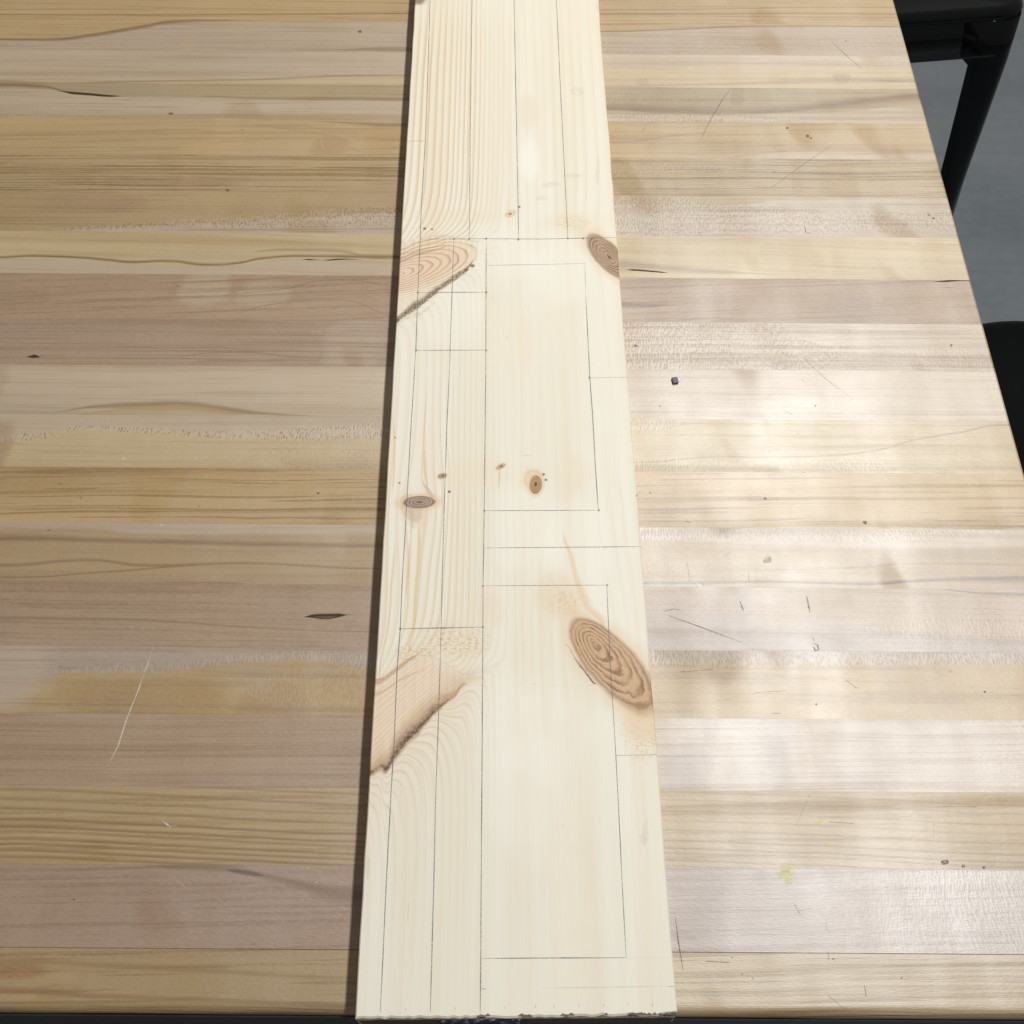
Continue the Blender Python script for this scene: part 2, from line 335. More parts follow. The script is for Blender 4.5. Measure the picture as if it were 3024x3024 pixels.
S[10] = dict(base=PAL, lines=(.25, 330, 0), streaks=[
     ([(90, 1228), (200, 1212), (320, 1198), (530, 1193), (640, 1205), (800, 1222), (1000, 1230)], [(90, 0), (320, 3), (530, 4), (800, 2), (1000, 0)], [(90, 0), (320, 3), (530, 6), (800, 1.5), (1000, 0)], .8, (.33, .22, .10)),
     ([(140, 1228), (320, 1212), (530, 1203), (760, 1225)], [(140, 0), (320, 1), (530, 3), (760, 0)], [(140, 0), (320, 4), (530, 6), (760, 0)], .7, (.48, .34, .14))],
     tint=[(-120, 15, 1170, (.42, .26, .17), 26, .5), (2520, 2560, 1160, (.50, .38, .33), 20, .4)])
S[11] = dict(base=PAL, lines=(.18, 300, 0), second=([(0, 1298), (250, 1268), (400, 1274), (600, 1283), (1130, 1292), (1500, 1300), (1875, 1200), (3024, 1200)], CRM, 1.5, 4),
     dashes=[([(0, 1290), (120, 1288), (250, 1266), (400, 1272), (600, 1283), (900, 1288), (1180, 1280), (1400, 1280)], [(0, 4), (250, 3), (700, 4), (1180, 12)], [(0, 5), (250, 2), (700, 4), (1180, 5)], .95, (.28, .17, .09)),
             ([(1880, 1385), (2600, 1385)], [(1870, 10), (2300, 10), (2600, 8), (2640, 0)], [(1870, 10), (2600, 8), (2640, 0)], .7, (.46, .33, .19)),
             ([(1865, 1262), (2050, 1250)], [(1850, 10), (2080, 0)], [(1850, 6), (2080, 0)], .8, (.42, .30, .2)),
             ([(600, 1350), (1180, 1350)], [(500, 0), (900, 12), (1180, 14)], [(500, 0), (900, 12), (1180, 14)], .35, (.42, .3, .17))],
     streaks=[([(1880, 1366), (2100, 1350), (2300, 1350), (2450, 1346), (2570, 1333), (2700, 1300), (2850, 1275), (2990, 1255)], [(1870, .6), (2100, 1.2), (2570, 1), (2990, 1.5)], [(1870, .6), (2100, 1), (2570, .8), (2990, 1)], .75, (.32, .20, .11))],
     tint=[(-100, 40, 1330, (.40, .25, .15), 24, .7), (2580, 3200, 1330, (.50, .36, .18), 40, .75), (2245, 2275, 1310, (.48, .35, .21), 26, .5)])
S[12] = dict(base=YEL, lines=(.65, 300, .016), tint=[(0, 600, 1385, (.36, .23, .12), 4, .6)])
S[13] = dict(base=LAV, lines=(.2, 200, 0), second=([(0, 1560), (260, 1560), (400, 1572), (700, 1580), (1120, 1582), (1880, 1592), (2400, 1612), (2700, 1620), (3024, 1615)], (.46, .32, .165), 1.5, 1),
     dashes=[([(1880, 1560), (2500, 1565), (3024, 1570)], [(1870, 8), (2500, 8), (3024, 2)], [(1870, 9), (2500, 12), (3024, 2)], .7, (.33, .25, .21))],
     streaks=[([(0, 1590), (200, 1592), (420, 1598), (700, 1605), (1120, 1612)], [(0, 5), (300, 3), (1120, 3)], [(0, 3), (300, 3), (1120, 2)], .65, BRN),
              ([(0, 1670), (250, 1655), (450, 1672), (700, 1664), (1120, 1680)], [(0, 2), (600, 2), (1120, 1)], [(0, 2), (600, 1), (1120, 1)], .6, BRN),
              ([(0, 1705), (300, 1690), (600, 1668), (700, 1663)], [(0, 1), (500, 1), (700, 0)], [(0, 1), (500, 1), (700, 0)], .6, BRN),
              ([(0, 1728), (400, 1728), (700, 1722)], [(0, 4), (300, 3), (700, 1)], [(0, 2), (700, 2)], .6, BRN),
              ([(2150, 1682), (2350, 1682), (2550, 1675), (2720, 1665), (2900, 1667), (3024, 1670)], [(2150, 0), (2400, 1), (3024, 2)], [(2150, 0), (2400, .8), (3024, 1)], .6, (.27, .18, .11)),
              ([(1885, 1722), (2300, 1718), (2550, 1725), (2700, 1717), (2850, 1710), (3024, 1707)], [(1880, 2), (2300, 1.5), (2700, 2.5), (3024, 2.5)], [(1880, 2), (2700, 1.2), (3024, 5)], .85, (.17, .11, .065)),
              ([(2600, 1640), (3024, 1640)], [(2600, 0), (2800, 7), (3024, 8)], [(2600, 0), (2800, 6), (3024, 6)], .5, (.33, .23, .13))],
     tint=[(2235, 2310, 1665, (.45, .36, .20), 7, .9)])
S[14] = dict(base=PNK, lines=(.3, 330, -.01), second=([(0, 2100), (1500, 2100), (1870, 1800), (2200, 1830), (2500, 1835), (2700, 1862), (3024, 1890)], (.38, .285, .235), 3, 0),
     streaks=[([(900, 1822), (930, 1819), (965, 1819), (1010, 1816), (1040, 1816)], [(895, 0), (925, 1.6), (965, 1.9), (1005, 1.2), (1040, 0)], [(895, 0), (925, 1.6), (965, 2.6), (1005, 1.2), (1040, 0)], 1.0, DRK),
              ([(930, 1821), (965, 1822), (1000, 1818)], [(925, 0), (965, .9), (1000, 0)], [(925, 0), (965, 1.2), (1000, 0)], .8, (.20, .14, .08)),
              ([(0, 1825), (400, 1830), (700, 1850), (900, 1860), (1090, 1865)], [(0, 2), (700, 1), (1090, 1)], [(0, 2), (700, 1), (1090, 1)], .5, BRN),
              ([(2740, 1738), (2800, 1742), (2900, 1752), (3024, 1754)], [(2740, 0), (2800, .8), (2900, 1), (3024, 2)], [(2740, 0), (2800, .8), (2900, 1.2), (3024, 3)], .8, (.18, .11, .07)),
              ([(2300, 1828), (2500, 1855), (2700, 1872), (3024, 1895)], [(2300, 0), (2500, 1.5), (3024, 2)], [(2300, 0), (2500, 4), (3024, 3)], .5, MAU)],
     tint=[(2100, 2900, 1790, (.44, .32, .2), 16, .6), (2160, 2210, 1810, (.34, .25, .21), 34, .5), (1880, 2130, 1770, (.46, .33, .26), 20, .4)],
     dashes=[([(2600, 1860), (2900, 1860)], [(2500, 0), (2700, 12), (3024, 10)], [(2500, 0), (2700, 8), (3024, 8)], .4, (.40, .28, .17))])
S[15] = dict(base=LAV, lines=(.28, 200, -.01), second=([(0, 2052), (100, 2025), (200, 1985), (340, 1982), (500, 1980), (640, 1960), (760, 1952), (900, 1945), (1080, 1968), (1500, 1985), (1920, 1962), (3024, 1958)], (.52, .365, .18), 1.2, 5),
     dashes=[([(100, 1985), (340, 1978), (500, 1976), (640, 1958), (760, 1948), (900, 1940), (1080, 1965)], [(100, 0), (340, 5), (800, 4), (1080, 8)], [(100, 0), (340, 2), (800, 2), (1080, 3)], .8, (.40, .29, .22)),
             ([(700, 2040), (1080, 2040)], [(650, 0), (800, 14), (1080, 16)], [(650, 0), (800, 10), (1080, 14)], .5, (.45, .30, .14)),
             ([(1920, 1940), (2400, 1948), (3024, 1950)], [(1900, 10), (2500, 6), (3024, 6)], [(1900, 8), (2500, 5), (3024, 3)], 1.0, (.36, .24, .18))],
     tint=[(150, 700, 2060, (.42, .26, .11), 13, .7), (-100, 140, 2000, LAV, 20, .8), (700, 930, 2085, (.40, .25, .11), 14, .6), (2530, 2560, 2095, (.48, .36, .22), 10, .6)])
S[15]['base'] = (.47, .375, .32)
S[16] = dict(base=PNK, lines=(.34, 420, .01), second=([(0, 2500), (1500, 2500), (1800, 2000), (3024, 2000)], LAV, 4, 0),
     tint=[(2060, 2120, 2150, (.40, .31, .28), 10, .5), (2235, 2345, 2220, (.36, .28, .26), 40, .55), (1930, 2110, 2290, (.36, .28, .25), 26, .5), (60, 350, 2112, (.45, .34, .24), 3, .8)])  # dark tints on the right are chatoyant bands painted as colour
S[17] = dict(base=(.49, .355, .19), lines=(.35, 220, .02), streaks=[
     (([(0, v0), (500, v0 + 20), (1060, v0 + 45), (1960, v0 + 62), (2500, v0 + 82), (3024, v0 + 105)]), [(0, 2.0), (1060, 1.2), (1960, .8), (3024, 1.2)], [(0, 1.0), (3024, .8)], s_, (.30, .19, .09))
       for v0, s_ in ((2332, .6), (2360, .5), (2388, .65), (2420, .8), (2442, .8), (2456, .6), (2478, .8), (2494, .7), (2512, .75), (2530, .7), (2300, .5), (2275, .5))])
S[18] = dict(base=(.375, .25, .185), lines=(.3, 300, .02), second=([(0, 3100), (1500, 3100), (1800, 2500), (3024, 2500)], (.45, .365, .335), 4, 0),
     streaks=[([(400, 2556), (560, 2560), (690, 2568), (740, 2578), (800, 2590), (900, 2612), (1040, 2640)], [(400, 0), (560, 2), (700, 3), (800, 2), (900, 3), (1040, 5)], [(400, 0), (560, 3), (700, 2.5), (800, 3), (900, 5), (1040, 7)], .75, (.24, .14, .08)),
              ([(670, 2568), (700, 2574), (740, 2579), (790, 2588)], [(660, 0), (700, 1.8), (740, 1.8), (800, 0)], [(660, 0), (700, 1.8), (740, 1.8), (800, 0)], .9, (.10, .055, .03)),
              ([(1990, 2760), (2050, 2768)], [(1960, 0), (2010, 4), (2070, 0)], [(1960, 0), (2010, 4), (2070, 0)], .5, (.28, .19, .14))],
     dashes=[([(2400, 2690), (3024, 2690)], [(2350, 0), (2600, 30), (3024, 30)], [(2350, 0), (2600, 30), (3024, 30)], .55, (.42, .34, .30))],
     tint=[(1980, 2160, 2700, (.36, .27, .24), 40, .6), (2420, 2500, 2700, (.40, .31, .29), 40, .35)])
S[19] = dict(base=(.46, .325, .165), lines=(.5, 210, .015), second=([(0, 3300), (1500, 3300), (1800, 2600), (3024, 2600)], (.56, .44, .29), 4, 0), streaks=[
     ([(0, 2840), (300, 2850), (600, 2866), (1030, 2886)], [(0, 3), (300, 3), (1030, 1)], [(0, 2), (1030, 2)], .6, (.32, .19, .08)),
     ([(0, 2925), (300, 2942), (700, 2955), (1030, 2965)], [(0, 3), (300, 2), (1030, 1)], [(0, 2), (300, 2), (1030, 2)], .6, (.28, .16, .07)),
     ([(1990, 2938), (2400, 2938), (3024, 2950)], [(1990, 1), (3024, 1)], [(1990, 1), (3024, 1)], .35, (.33, .21, .12)),
     ([(1990, 2872), (2400, 2872), (3024, 2884)], [(1990, .7), (3024, 1)], [(1990, 1), (3024, 1)], .3, (.36, .24, .15))],
     tint=[(-200, 130, 2865, (.36, .17, .06), 4, .8), (100, 250, 2930, (.34, .19, .08), 4, .6)])
pal = [YEL, PNK, CRM, PAL, (.44, .32, .18), LAV, YEL, PNK]

table = empty('butcher_block_table', 'maple butcher block table of glued cream, tan and pinkish strips under the pine board', 'table')
table.location = (0, 0, 0)
sm = boxmesh('strip', XL, XR, -W0 / 2 + .00001, W0 / 2 - .00001, -TTH, 0, .0016, 3, lambda a, b: a.z > -.001 and b.z > -.001 and a.x > XR - .001 and b.x > XR - .001)
fm_w = (YS - 19 * W0) - YF
def frontmesh():
    bm = bmesh.new(); prof = []
    y1 = W0 / 2 - .00006; y0 = W0 / 2 - fm_w; R = .0045
    prof.append((y1, -TTH)); prof.append((y1, -.0003)); prof.append((y1 - .0003, 0))
    for i in range(9):
        a = math.pi / 2 * i / 8; prof.append((y0 + R - R * math.sin(a), -R + R * math.cos(a)))
    prof.append((y0, -TTH))
    n = 40; rows = []
    for i in range(n + 1):
        X = XL + (XR - XL) * i / n
        rows.append([bm.verts.new((X, p[0] + (random.uniform(-.00015, .00015) if j > 2 else 0), p[1])) for j, p in enumerate(prof)])
    for i in range(n):
        for j in range(len(prof)):
            bm.faces.new((rows[i][j], rows[i + 1][j], rows[i + 1][(j + 1) % len(prof)], rows[i][(j + 1) % len(prof)]))
    bm.faces.new(rows[0]); bm.faces.new(rows[-1])
    return bmesh_out('front_strip', bm)
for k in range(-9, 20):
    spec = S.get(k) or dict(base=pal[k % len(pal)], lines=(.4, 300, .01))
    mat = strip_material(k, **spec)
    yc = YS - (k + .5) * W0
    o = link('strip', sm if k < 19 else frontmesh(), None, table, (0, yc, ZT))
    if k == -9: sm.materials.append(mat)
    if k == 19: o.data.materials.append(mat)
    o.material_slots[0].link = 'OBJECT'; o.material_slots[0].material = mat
# slightly eased and glue-dark right edge band
tb = NT('edge_wood'); nb = tb.noise(tb.x * 30, tb.y * 200, tb.z * 90, 3)
EW = tb.fin(tb.mix(nb, (.34, .24, .14), (.50, .38, .24)), .45, tb.bump(nb, .0005))
steel = NT('dark_steel'); STL = steel.fin((.03, .032, .035), .4)
YB = YS + 9 * W0
for sx in (XL + .09, XR - .09):
    for sy in (YF + .12, YB - .09):
        link('table_leg', boxmesh('table_leg', sx - .035, sx + .035, sy - .035, sy + .035, 0, ZT - TTH - .06, .004), EW, table)
for sy in (YF + .12, YB - .09): link('rail', boxmesh('rail', XL + .04, XR - .04, sy - .015, sy + .015, ZT - TTH - .06, ZT - TTH), EW, table)
for sx in (XL + .02, XR - .05): link('rail', boxmesh('rail', sx, sx + .03, YF + .136, YB - .106, ZT - TTH - .06, ZT - TTH), EW, table)

ebm = NT('front_shade_dark'); en = ebm.noise(ebm.x * 90, ebm.z * 120, 2.0, 3)
link('front_shade_strip', boxmesh('front_shade_strip', XL, XR - .002, YF - .0011, YF - .0002, ZT - TTH, ZT - .0056, .0004), ebm.fin(ebm.mix(en, (.030, .033, .040), (.055, .060, .070)), .55, ebm.bump(en, .0004)), table)  # added dark strip in place of the shade on the table front
slm = NT('under_shade_dark'); sn = slm.noise(slm.x * 40, slm.y * 40, 2.0, 3)
link('under_shade_sheet', boxmesh('under_shade_sheet', XL + .13, XR - .13, YF + .03, YB - .14, .30, .33, .003), slm.fin(slm.mix(sn, (.028, .033, .040), (.045, .050, .058)), .5), table)  # made-up sheet under the table, dark in place of the shaded floor
# ---------------------------------------------------------------- ribbons (pencil lines, scratches)
def ribbon(name, pts, w, z, mat, parent, taper=True, jit=0.0):
    """thin flat mark through pts (x, y) of width w (m)"""
    P = [Vector(p) for p in pts]; Q = []
    for a, b in zip(P[:-1], P[1:]):
        n = max(1, int((b - a).length / .012))
        for i in range(n): Q.append(a.lerp(b, i / n))
    Q.append(P[-1]); vs, fs = [], []
    for i, p in enumerate(Q):
        d = (Q[min(i + 1, len(Q) - 1)] - Q[max(i - 1, 0)]).normalized(); nrm = Vector((-d.y, d.x))
        ww = w / 2 * (1 + random.uniform(-.25, .25))
        if taper and i in (0, len(Q) - 1): ww *= .35
        p = p + nrm * random.uniform(-jit, jit)
        vs += [(*(p + nrm * ww), z), (*(p - nrm * ww), z)]
    for i in range(len(Q) - 1): fs.append((2 * i, 2 * i + 1, 2 * i + 3, 2 * i + 2))
    return link(name, mesh(name, vs, fs), mat, parent)
def mark_mat(name, c, a0, a1, sc=900, rough=.5):
    t = NT(name); n = t.noise(t.x * sc, t.y * sc, 1.0, 2); n2 = t.noise(t.x * 60, t.y * 60, 4.0, 2)
    return t.fin(c, rough, None, .3, 0, t.ss(.30, .62, n) * (a1 - a0) + a0 - t.ss(.45, .7, n2) * (a0 * .6))
SCR_L = mark_mat('pale_scratch', (.72, .66, .56), .35, .8); SCR_D = mark_mat('dark_scratch', (.12, .08, .06), .25, .75)
PENCIL = mark_mat('graphite', (.19, .185, .19), .36, .75); PENCIL_F = mark_mat('faint_graphite', (.25, .24, .24), .08, .26)
STAIN = mark_mat('yellow_stain', (.85, .80, .28), .22, .5, 500); STAIN_B = mark_mat('brown_stain', (.26, .15, .08), .3, .7, 700)
SMUDGE = mark_mat('grey_smudge', (.42, .43, .42), .05, .09, 60)
def blob(name, u, v, ru, rv, mat, parent, fn, z, n=14, tw=0.0):
    """irregular flat spot"""
    vs = []
    for i in range(n):
        a = 2 * math.pi * i / n; r = random.uniform(.65, 1.1)
        du, dv = ru * r * math.cos(a), rv * r * math.sin(a)
        vs.append((*fn(u + du * math.cos(tw) - dv * math.sin(tw), v + du * math.sin(tw) + dv * math.cos(tw)), z))
    vs.append((*fn(u, v), z))
    return link(name, mesh(name, vs, [(i, (i + 1) % n, n) for i in range(n)]), mat, parent)
zt = ZT + .00012
def sc(pts, w, mat): ribbon('scratch', [T(u, v) for u, v in pts], w * .001, zt, mat, table)
sc([(455, 1905), (435, 1965), (400, 2060), (372, 2130), (350, 2200), (320, 2262)], .55, SCR_L)
sc([(432, 1968), (410, 2040)], .9, SCR_L)
sc([(555, 2235), (545, 2262)], .3, SCR_L); sc([(785, 950), (822, 992)], .5, SCR_L); sc([(518, 2595), (545, 2618)], .5, SCR_L)
sc([(948, 2300), (972, 2306)], .4, SCR_L); sc([(480, 2425), (495, 2436), (505, 2443)], .7, SCR_L); sc([(505, 2440), (522, 2437)], .6, SCR_L)
sc([(105, 890), (112, 880)], .3, SCR_L); sc([(946, 412), (955, 440)], .5, SCR_L)
sc([(2160, 258), (2130, 300), (2100, 350), (2066, 418)], .45, SCR_D); sc([(2455, 122), (2500, 165), (2545, 203)], .5, SCR_D)
sc([(2455, 430), (2380, 480), (2270, 560)], .25, SCR_D); sc([(2370, 1055), (2440, 1120), (2520, 1180)], .25, SCR_D)
sc([(1974, 1818), (2070, 1852), (2190, 1897)], .5, SCR_D); sc([(2010, 1984), (2105, 1977)], .6, SCR_D); sc([(2225, 2046), (2320, 2040)], .45, SCR_D)
sc([(2030, 1663), (2036, 1720)], .4, SCR_D); sc([(2210, 1685), (2212, 1720)], .4, SCR_D); sc([(2080, 1728), (2062, 1715)], .4, SCR_D)
sc([(2448, 2427), (2522, 2432)], .6, SCR_D); sc([(1995, 2712), (2003, 2780), (2018, 2868)], .7, SCR_D); sc([(2085, 2839), (2155, 2842)], .7, SCR_D)
sc([(2444, 2810), (2448, 2836)], .6, SCR_D); sc([(2440, 2720), (2440, 2745)], .4, SCR_D); sc([(2343, 2665), (2364, 2702)], .6, SCR_D)
sc([(2446, 2940), (2500, 2985)], .5, SCR_D); sc([(2553, 2910), (2558, 2944)], .7, SCR_D); sc([(2392, 2345), (2350, 2440)], .3, SCR_D)
sc([(2862, 2382), (2762, 2382)], .2, SCR_D); sc([(2756, 2425), (2760, 2450), (2756, 2474)], .7, SCR_L); sc([(2654, 2925), (2648, 2937)], .8, SCR_L)
sc([(2500, 2010), (2530, 2032)], .8, SCR_D); sc([(2140, 1640), (2154, 1632)], .4, SCR_D); sc([(2025, 1540), (2040, 1543)], .9, SCR_D)
sc([(1960, 1805), (1990, 1798), (2010, 1802)], .4, SCR_D); sc([(2120, 2070), (2160, 2064)], .3, SCR_D); sc([(2280, 2106), (2305, 2107)], .5, SCR_D)
sc([(2860, 2382), (2884, 2383)], .7, SCR_D); sc([(2375, 665), (2380, 685), (2396, 690)], .7, SCR_D); sc([(2365, 1392), (2380, 1398)], .4, SCR_D)
sc([(2315, 1212), (2340, 1225)], .5, SCR_D); sc([(2030, 1690), (2060, 1735)], .2, SCR_D); sc([(1985, 2900), (2060, 2905)], .15, SCR_D)
def spot(u, v, r, mat=SCR_D, r2=None): blob('stain', u, v, r * .8, (r2 or r * .7) * .8, mat, table, T, zt, 9)
for u, v, r in ((2555, 1543, 10), (2287, 508, 4), (2743, 635, 5), (2757, 645, 6), (2325, 378, 7), (2385, 402, 9), (2395, 408, 5), (2908, 2043, 6), (2410, 2080, 5), (2790, 2546, 16), (2845, 2558, 9), (2905, 2562, 8),
                (2161, 2828, 4), (2191, 2877, 4), (2208, 2882, 3), (2222, 2890, 3), (2461, 2832, 5), (2662, 2888, 4), (2800, 2070, 0.1), (505, 336, 9), (672, 562, 7), (142, 940, 3), (940, 1456, 6), (590, 1495, 3),
                (1063, 93, 9), (218, 2655, 6), (1878, 1021, 7), (2350, 1124, 0.1), (2810, 1020, 7), (2790, 2070, .1), (1920, 1455, 4), (1948, 1199, 4), (2408, 1198, 4), (2260, 1472, 7)):
    if r > 1: spot(u, v, r)
spot(2370, 1122, 8, SMUDGE); spot(2265, 2352 - 700, 20, mark_mat('olive_stain', (.42, .36, .22), .1, .4, 200), 16)
for u, v, a, b in ((2320, 2565, 22, 14), (2318, 2582, 30, 12), (2330, 2600, 14, 12), (2441, 2492, 8, 9), (2415, 2428, 12, 7)): blob('stain', u, v, a, b, STAIN, table, T, zt, 12)
for pts in ([(2185, 1775), (2192, 1795), (2196, 1803)], [(2382, 1760), (2388, 1790), (2392, 1808)], [(2400, 1882), (2404, 1892)], [(2402, 1900), (2414, 1905), (2418, 1918), (2408, 1922), (2402, 1910)]):
    ribbon('stain', [T(*p) for p in pts], .0010, zt, STAIN_B, table)
for u, v in ((477, 1551), (577, 1354), (365, 1354), (935, 2607)): blob('stain', u, v, 4, 4, SCR_L, table, T, zt, 7)
ribbon('stain', [T(1905, 375), T(1895, 390)], .0008, zt, STAIN_B, table)

# ================================================================ the pine board
board = empty('pine_board', 'pale knotty pine board ruled with pencil layout lines, lying across the butcher block strips', 'board', (BO.x, BO.y, ZT), BYAW)
BL = 1.02
def pine():
    t = NT('pine'); a, b, z = t.x, t.y, t.z
    A0, A1, B0, B1 = -.08, .08, 0, 1.05
    def cv(pts, y0=0, y1=1.05): return t.curve(a, [B(u, v) for u, v in pts], A0, A1, y0, y1)
    wob = t.noise(a * 45, b * 45, 2.0, 3) - .5
    wobf = t.noise(a * 260, b * 260, 3.0, 3) - .5
    # edges of the two branch scars on the left
    bark9 = cv([(1094, 2285), (1124, 2262), (1138, 2278), (1163, 2241), (1197, 2196), (1237, 2157), (1271, 2118), (1296, 2093), (1345, 2054), (1372, 2020), (1420, 1985), (1600, 1900)])
    top9 = cv([(1112, 2005), (1160, 1975), (1200, 1945), (1260, 1935), (1320, 1960), (1372, 1990), (1420, 1985)])
    bark1 = cv([(1162, 952), (1200, 925), (1234, 905), (1280, 868), (1335, 825), (1385, 785), (1402, 768), (1500, 700)])
    top1 = cv([(1185, 716), (1240, 700), (1300, 696), (1345, 700), (1400, 712)])
    sideL = t.ss(.004, -.016, a)
    q9b = bark9 - b; q9t = b - top9; q1b = bark1 - b; q1t = b - top1
    def bend(q, s, l): return (0 - q.max(0) / l).exp() * t.ss(-.001, .0005, q) * s
    F = a + bend(q9b, .020, .016) * t.ss(-.006, -.036, a) + bend(q9t, .012, .010) * sideL + bend(q1t, .014, .013) * sideL * t.ss(.002, -.01, a) + bend(q1b, .012, .010) * sideL
    # fibres flow round the knots
    def around(px, r, s):
        ca, cb = B(*px); da = a - ca; db = b - cb
        g = (0 - (da * da * (1 / (r * r)) + db * db * (1 / (9 * r * r)))).exp()
        return da * g * (-s)
    F = F + around((1748, 1930), .022, .75) + around((1795, 757), .018, .7) + around((1582, 1430), .009, .6) + around((1239, 1484), .012, .8) + around((1479, 1377), .004, .7) + around((1511, 628), .006, .6) + around((1307, 1405), .005, .6)
    F = F + (t.noise(a * 9, b * 3.5, 5.0, 2) - .5) * .005
    # ring counter: wide rings right, tight rings left
    G = t.curve(F, [(-.08, 0), (-.05, 5.5), (-.03, 10.5), (-.015, 15), (.0, 19), (.03, 24), (.08, 31)], A0, A1, 0, 34) + t.noise(F * 90, b * 1.2, 8.0, 1) * .8
    fr = G.fract()
    late = t.ss(.35, .93, fr) * t.ss(1.0, .93, fr)
    jit = t.noise(a * 600, b * 8, 5.0, 3, .6)
    # strength of the rings over the board
    xa = t.curve(a, [(-.07, .75), (-.05, .8), (-.03, .8), (-.018, .45), (-.005, .24), (.02, .17), (.05, .19), (.07, .19)], A0, A1, 0, 1)
    bb = lambda v: B(1500, v)[1]
    yb = t.curve(b, [(bb(3000), .07), (bb(2650), .16), (bb(2450), .2), (bb(2200), .28), (bb(1900), .62), (bb(1600), .62), (bb(1300), .42), (bb(1150), .35), (bb(1000), .30), (bb(850), .3), (bb(700), .9), (bb(200), 1.0), (bb(60), .7), (bb(-60), .4), (1.05, .9)], B0, 1.05, 0, 1)
    amp = xa * yb * (t.noise(F * 70, b * 2, 11.0, 2) * 1.5 + .1)
    base = t.mix(t.ss(.3, .7, t.noise(a * 40, b * 2.2, 1.0, 3)), (.70, .655, .535), (.735, .70, .605))
    base = t.mix(t.ss(.42, .72, t.noise(a * 75, b * 3, 21.0, 3, .6)) * .55, base, (.70, .60, .46))
    base = t.mix(t.ss(bb(900), bb(100), b) * .45, base, (.70, .62, .48))
    col = t.mix((late * amp).clamp(), base, (.60, .41, .22))
    col = t.mix(t.ss(.55, .8, jit) * .12, col, (.60, .48, .32))
    # resin-brown flecks in the rings
    fl_ = t.ss(.70, .76, t.noise(F * 900, b * 30, 14.0, 2)) * xa
    col = t.mix(fl_ * .35, col, (.42, .27, .15))
    # gentle blue-white sapwood patches
    pt = t; PV = dict(a=a, b=b, wob=wob, wobf=wobf)
    def grp(fn):
        def run(*args, **kw):
            nonlocal col
            g = NG(fn.__name__, ['a', 'b', 'wob', 'wobf', 'col'])
            r = fn(g, g.i['a'], g.i['b'], g.i['wob'], g.i['wobf'], g.i['col'], *args, **kw)
            col = g.done(r, pt, dict(PV, col=col))
        return run
    @grp
    def soft(t, a, b, wob, wobf, col, px, ra, rb, c, s, n=.6):
        ca, cb = B(*px); d = ((a - ca) * (1000 / ra)) ** 2.0 + ((b - cb) * (1000 / rb)) ** 2.0
        return t.mix(t.ss(1.3, .1, d + wob * n * 2) * s, col, c)
    soft((1563, 470), 8, 24, (.77, .75, .66), .6, .3); soft((1560, 330), 9, 20, (.68, .59, .46), .6, .3)
    for p in ((1480, 740), (1650, 790), (1480, 2120), (1640, 2180), (1560, 2350), (1700, 1620), (1560, 1560), (1340, 930)): soft(p, 22, 34, (.80, .77, .69), .3)
    soft((1445, 1800), 9, 14, (.70, .54, .40), .35); soft((1640, 1760), 14, 16, (.66, .50, .31), .4); soft((1395, 1400), 26, 12, (.72, .60, .44), .35); soft((1700, 1400), 10, 14, (.72, .58, .43), .35)
    soft((1640, 960), 10, 30, (.76, .66, .55), .3); soft((1550, 1010), 5, 25, (.74, .58, .45), .35); soft((1480, 1000), 16, 30, (.74, .66, .50), .3)
    soft((1680, 2700), 12, 60, (.74, .67, .54), .5); soft((1690, 2300), 10, 40, (.74, .66, .55), .4)
    soft((1350, 640), 30, 8, (.70, .58, .40), .3); soft((1700, 655), 26, 12, (.70, .60, .43), .3)
    # streak down to the large knot
    @grp
    def streak(t, a, b, wob, wobf, col, pts, wu, wd, s, c, grit=.35, jitter=.0015, dirn='b'):
        P = [B(u, v) for u, v in pts]
        if dirn == 'b': cu = t.curve(a, P, A0, A1, 0, 1.05); d = b - cu; X = a; i = 0; lo, hi = A0, A1
        else: cu = t.curve(b, [(q, p) for p, q in P], B0, 1.05, A0, A1); d = a - cu; X = b; i = 1; lo, hi = B0, 1.05
        d = d + wob * jitter * 2 + wobf * jitter
        def wc(ws):
            q = sorted((B(u, v)[i], w * .001) for u, v, w in ws)
            if i == 1 or q[0][0] > -.064: q.insert(0, (q[0][0] - .003, 0))
            if i == 1 or q[-1][0] < .064: q.append((q[-1][0] + .003, 0))
            return t.curve(X, q, lo, hi, 0, .03).max(.00001)
        W1 = wc(wu); W2 = wc(wd)
        m = t.ss(1.0, .15, (d / W1).max(0 - d / W2)) * (t.ss(.3, .6, t.noise(a * 700, b * 700, 9.0, 2)) * grit + (1 - grit))
        return t.mix(m * s, col, c)
    streak([(1662, 1560), (1685, 1640), (1705, 1720), (1738, 1800), (1780, 1850)], [(1662, 1560, 0), (1672, 1600, 1.5), (1700, 1700, 2.8), (1760, 1830, 5)], [(1662, 1560, 0), (1672, 1600, 1.5), (1700, 1700, 2.5), (1760, 1830, 3)], .6, (.66, .46, .26), .1, .0006, 'a')
    streak([(1620, 1660), (1660, 1760), (1700, 1810), (1730, 1850)], [(1620, 1660, 0), (1660, 1760, 3), (1730, 1850, 6)], [(1620, 1660, 0), (1660, 1760, 2), (1730, 1850, 6)], .35, (.66, .48, .28), .1, .001, 'a')
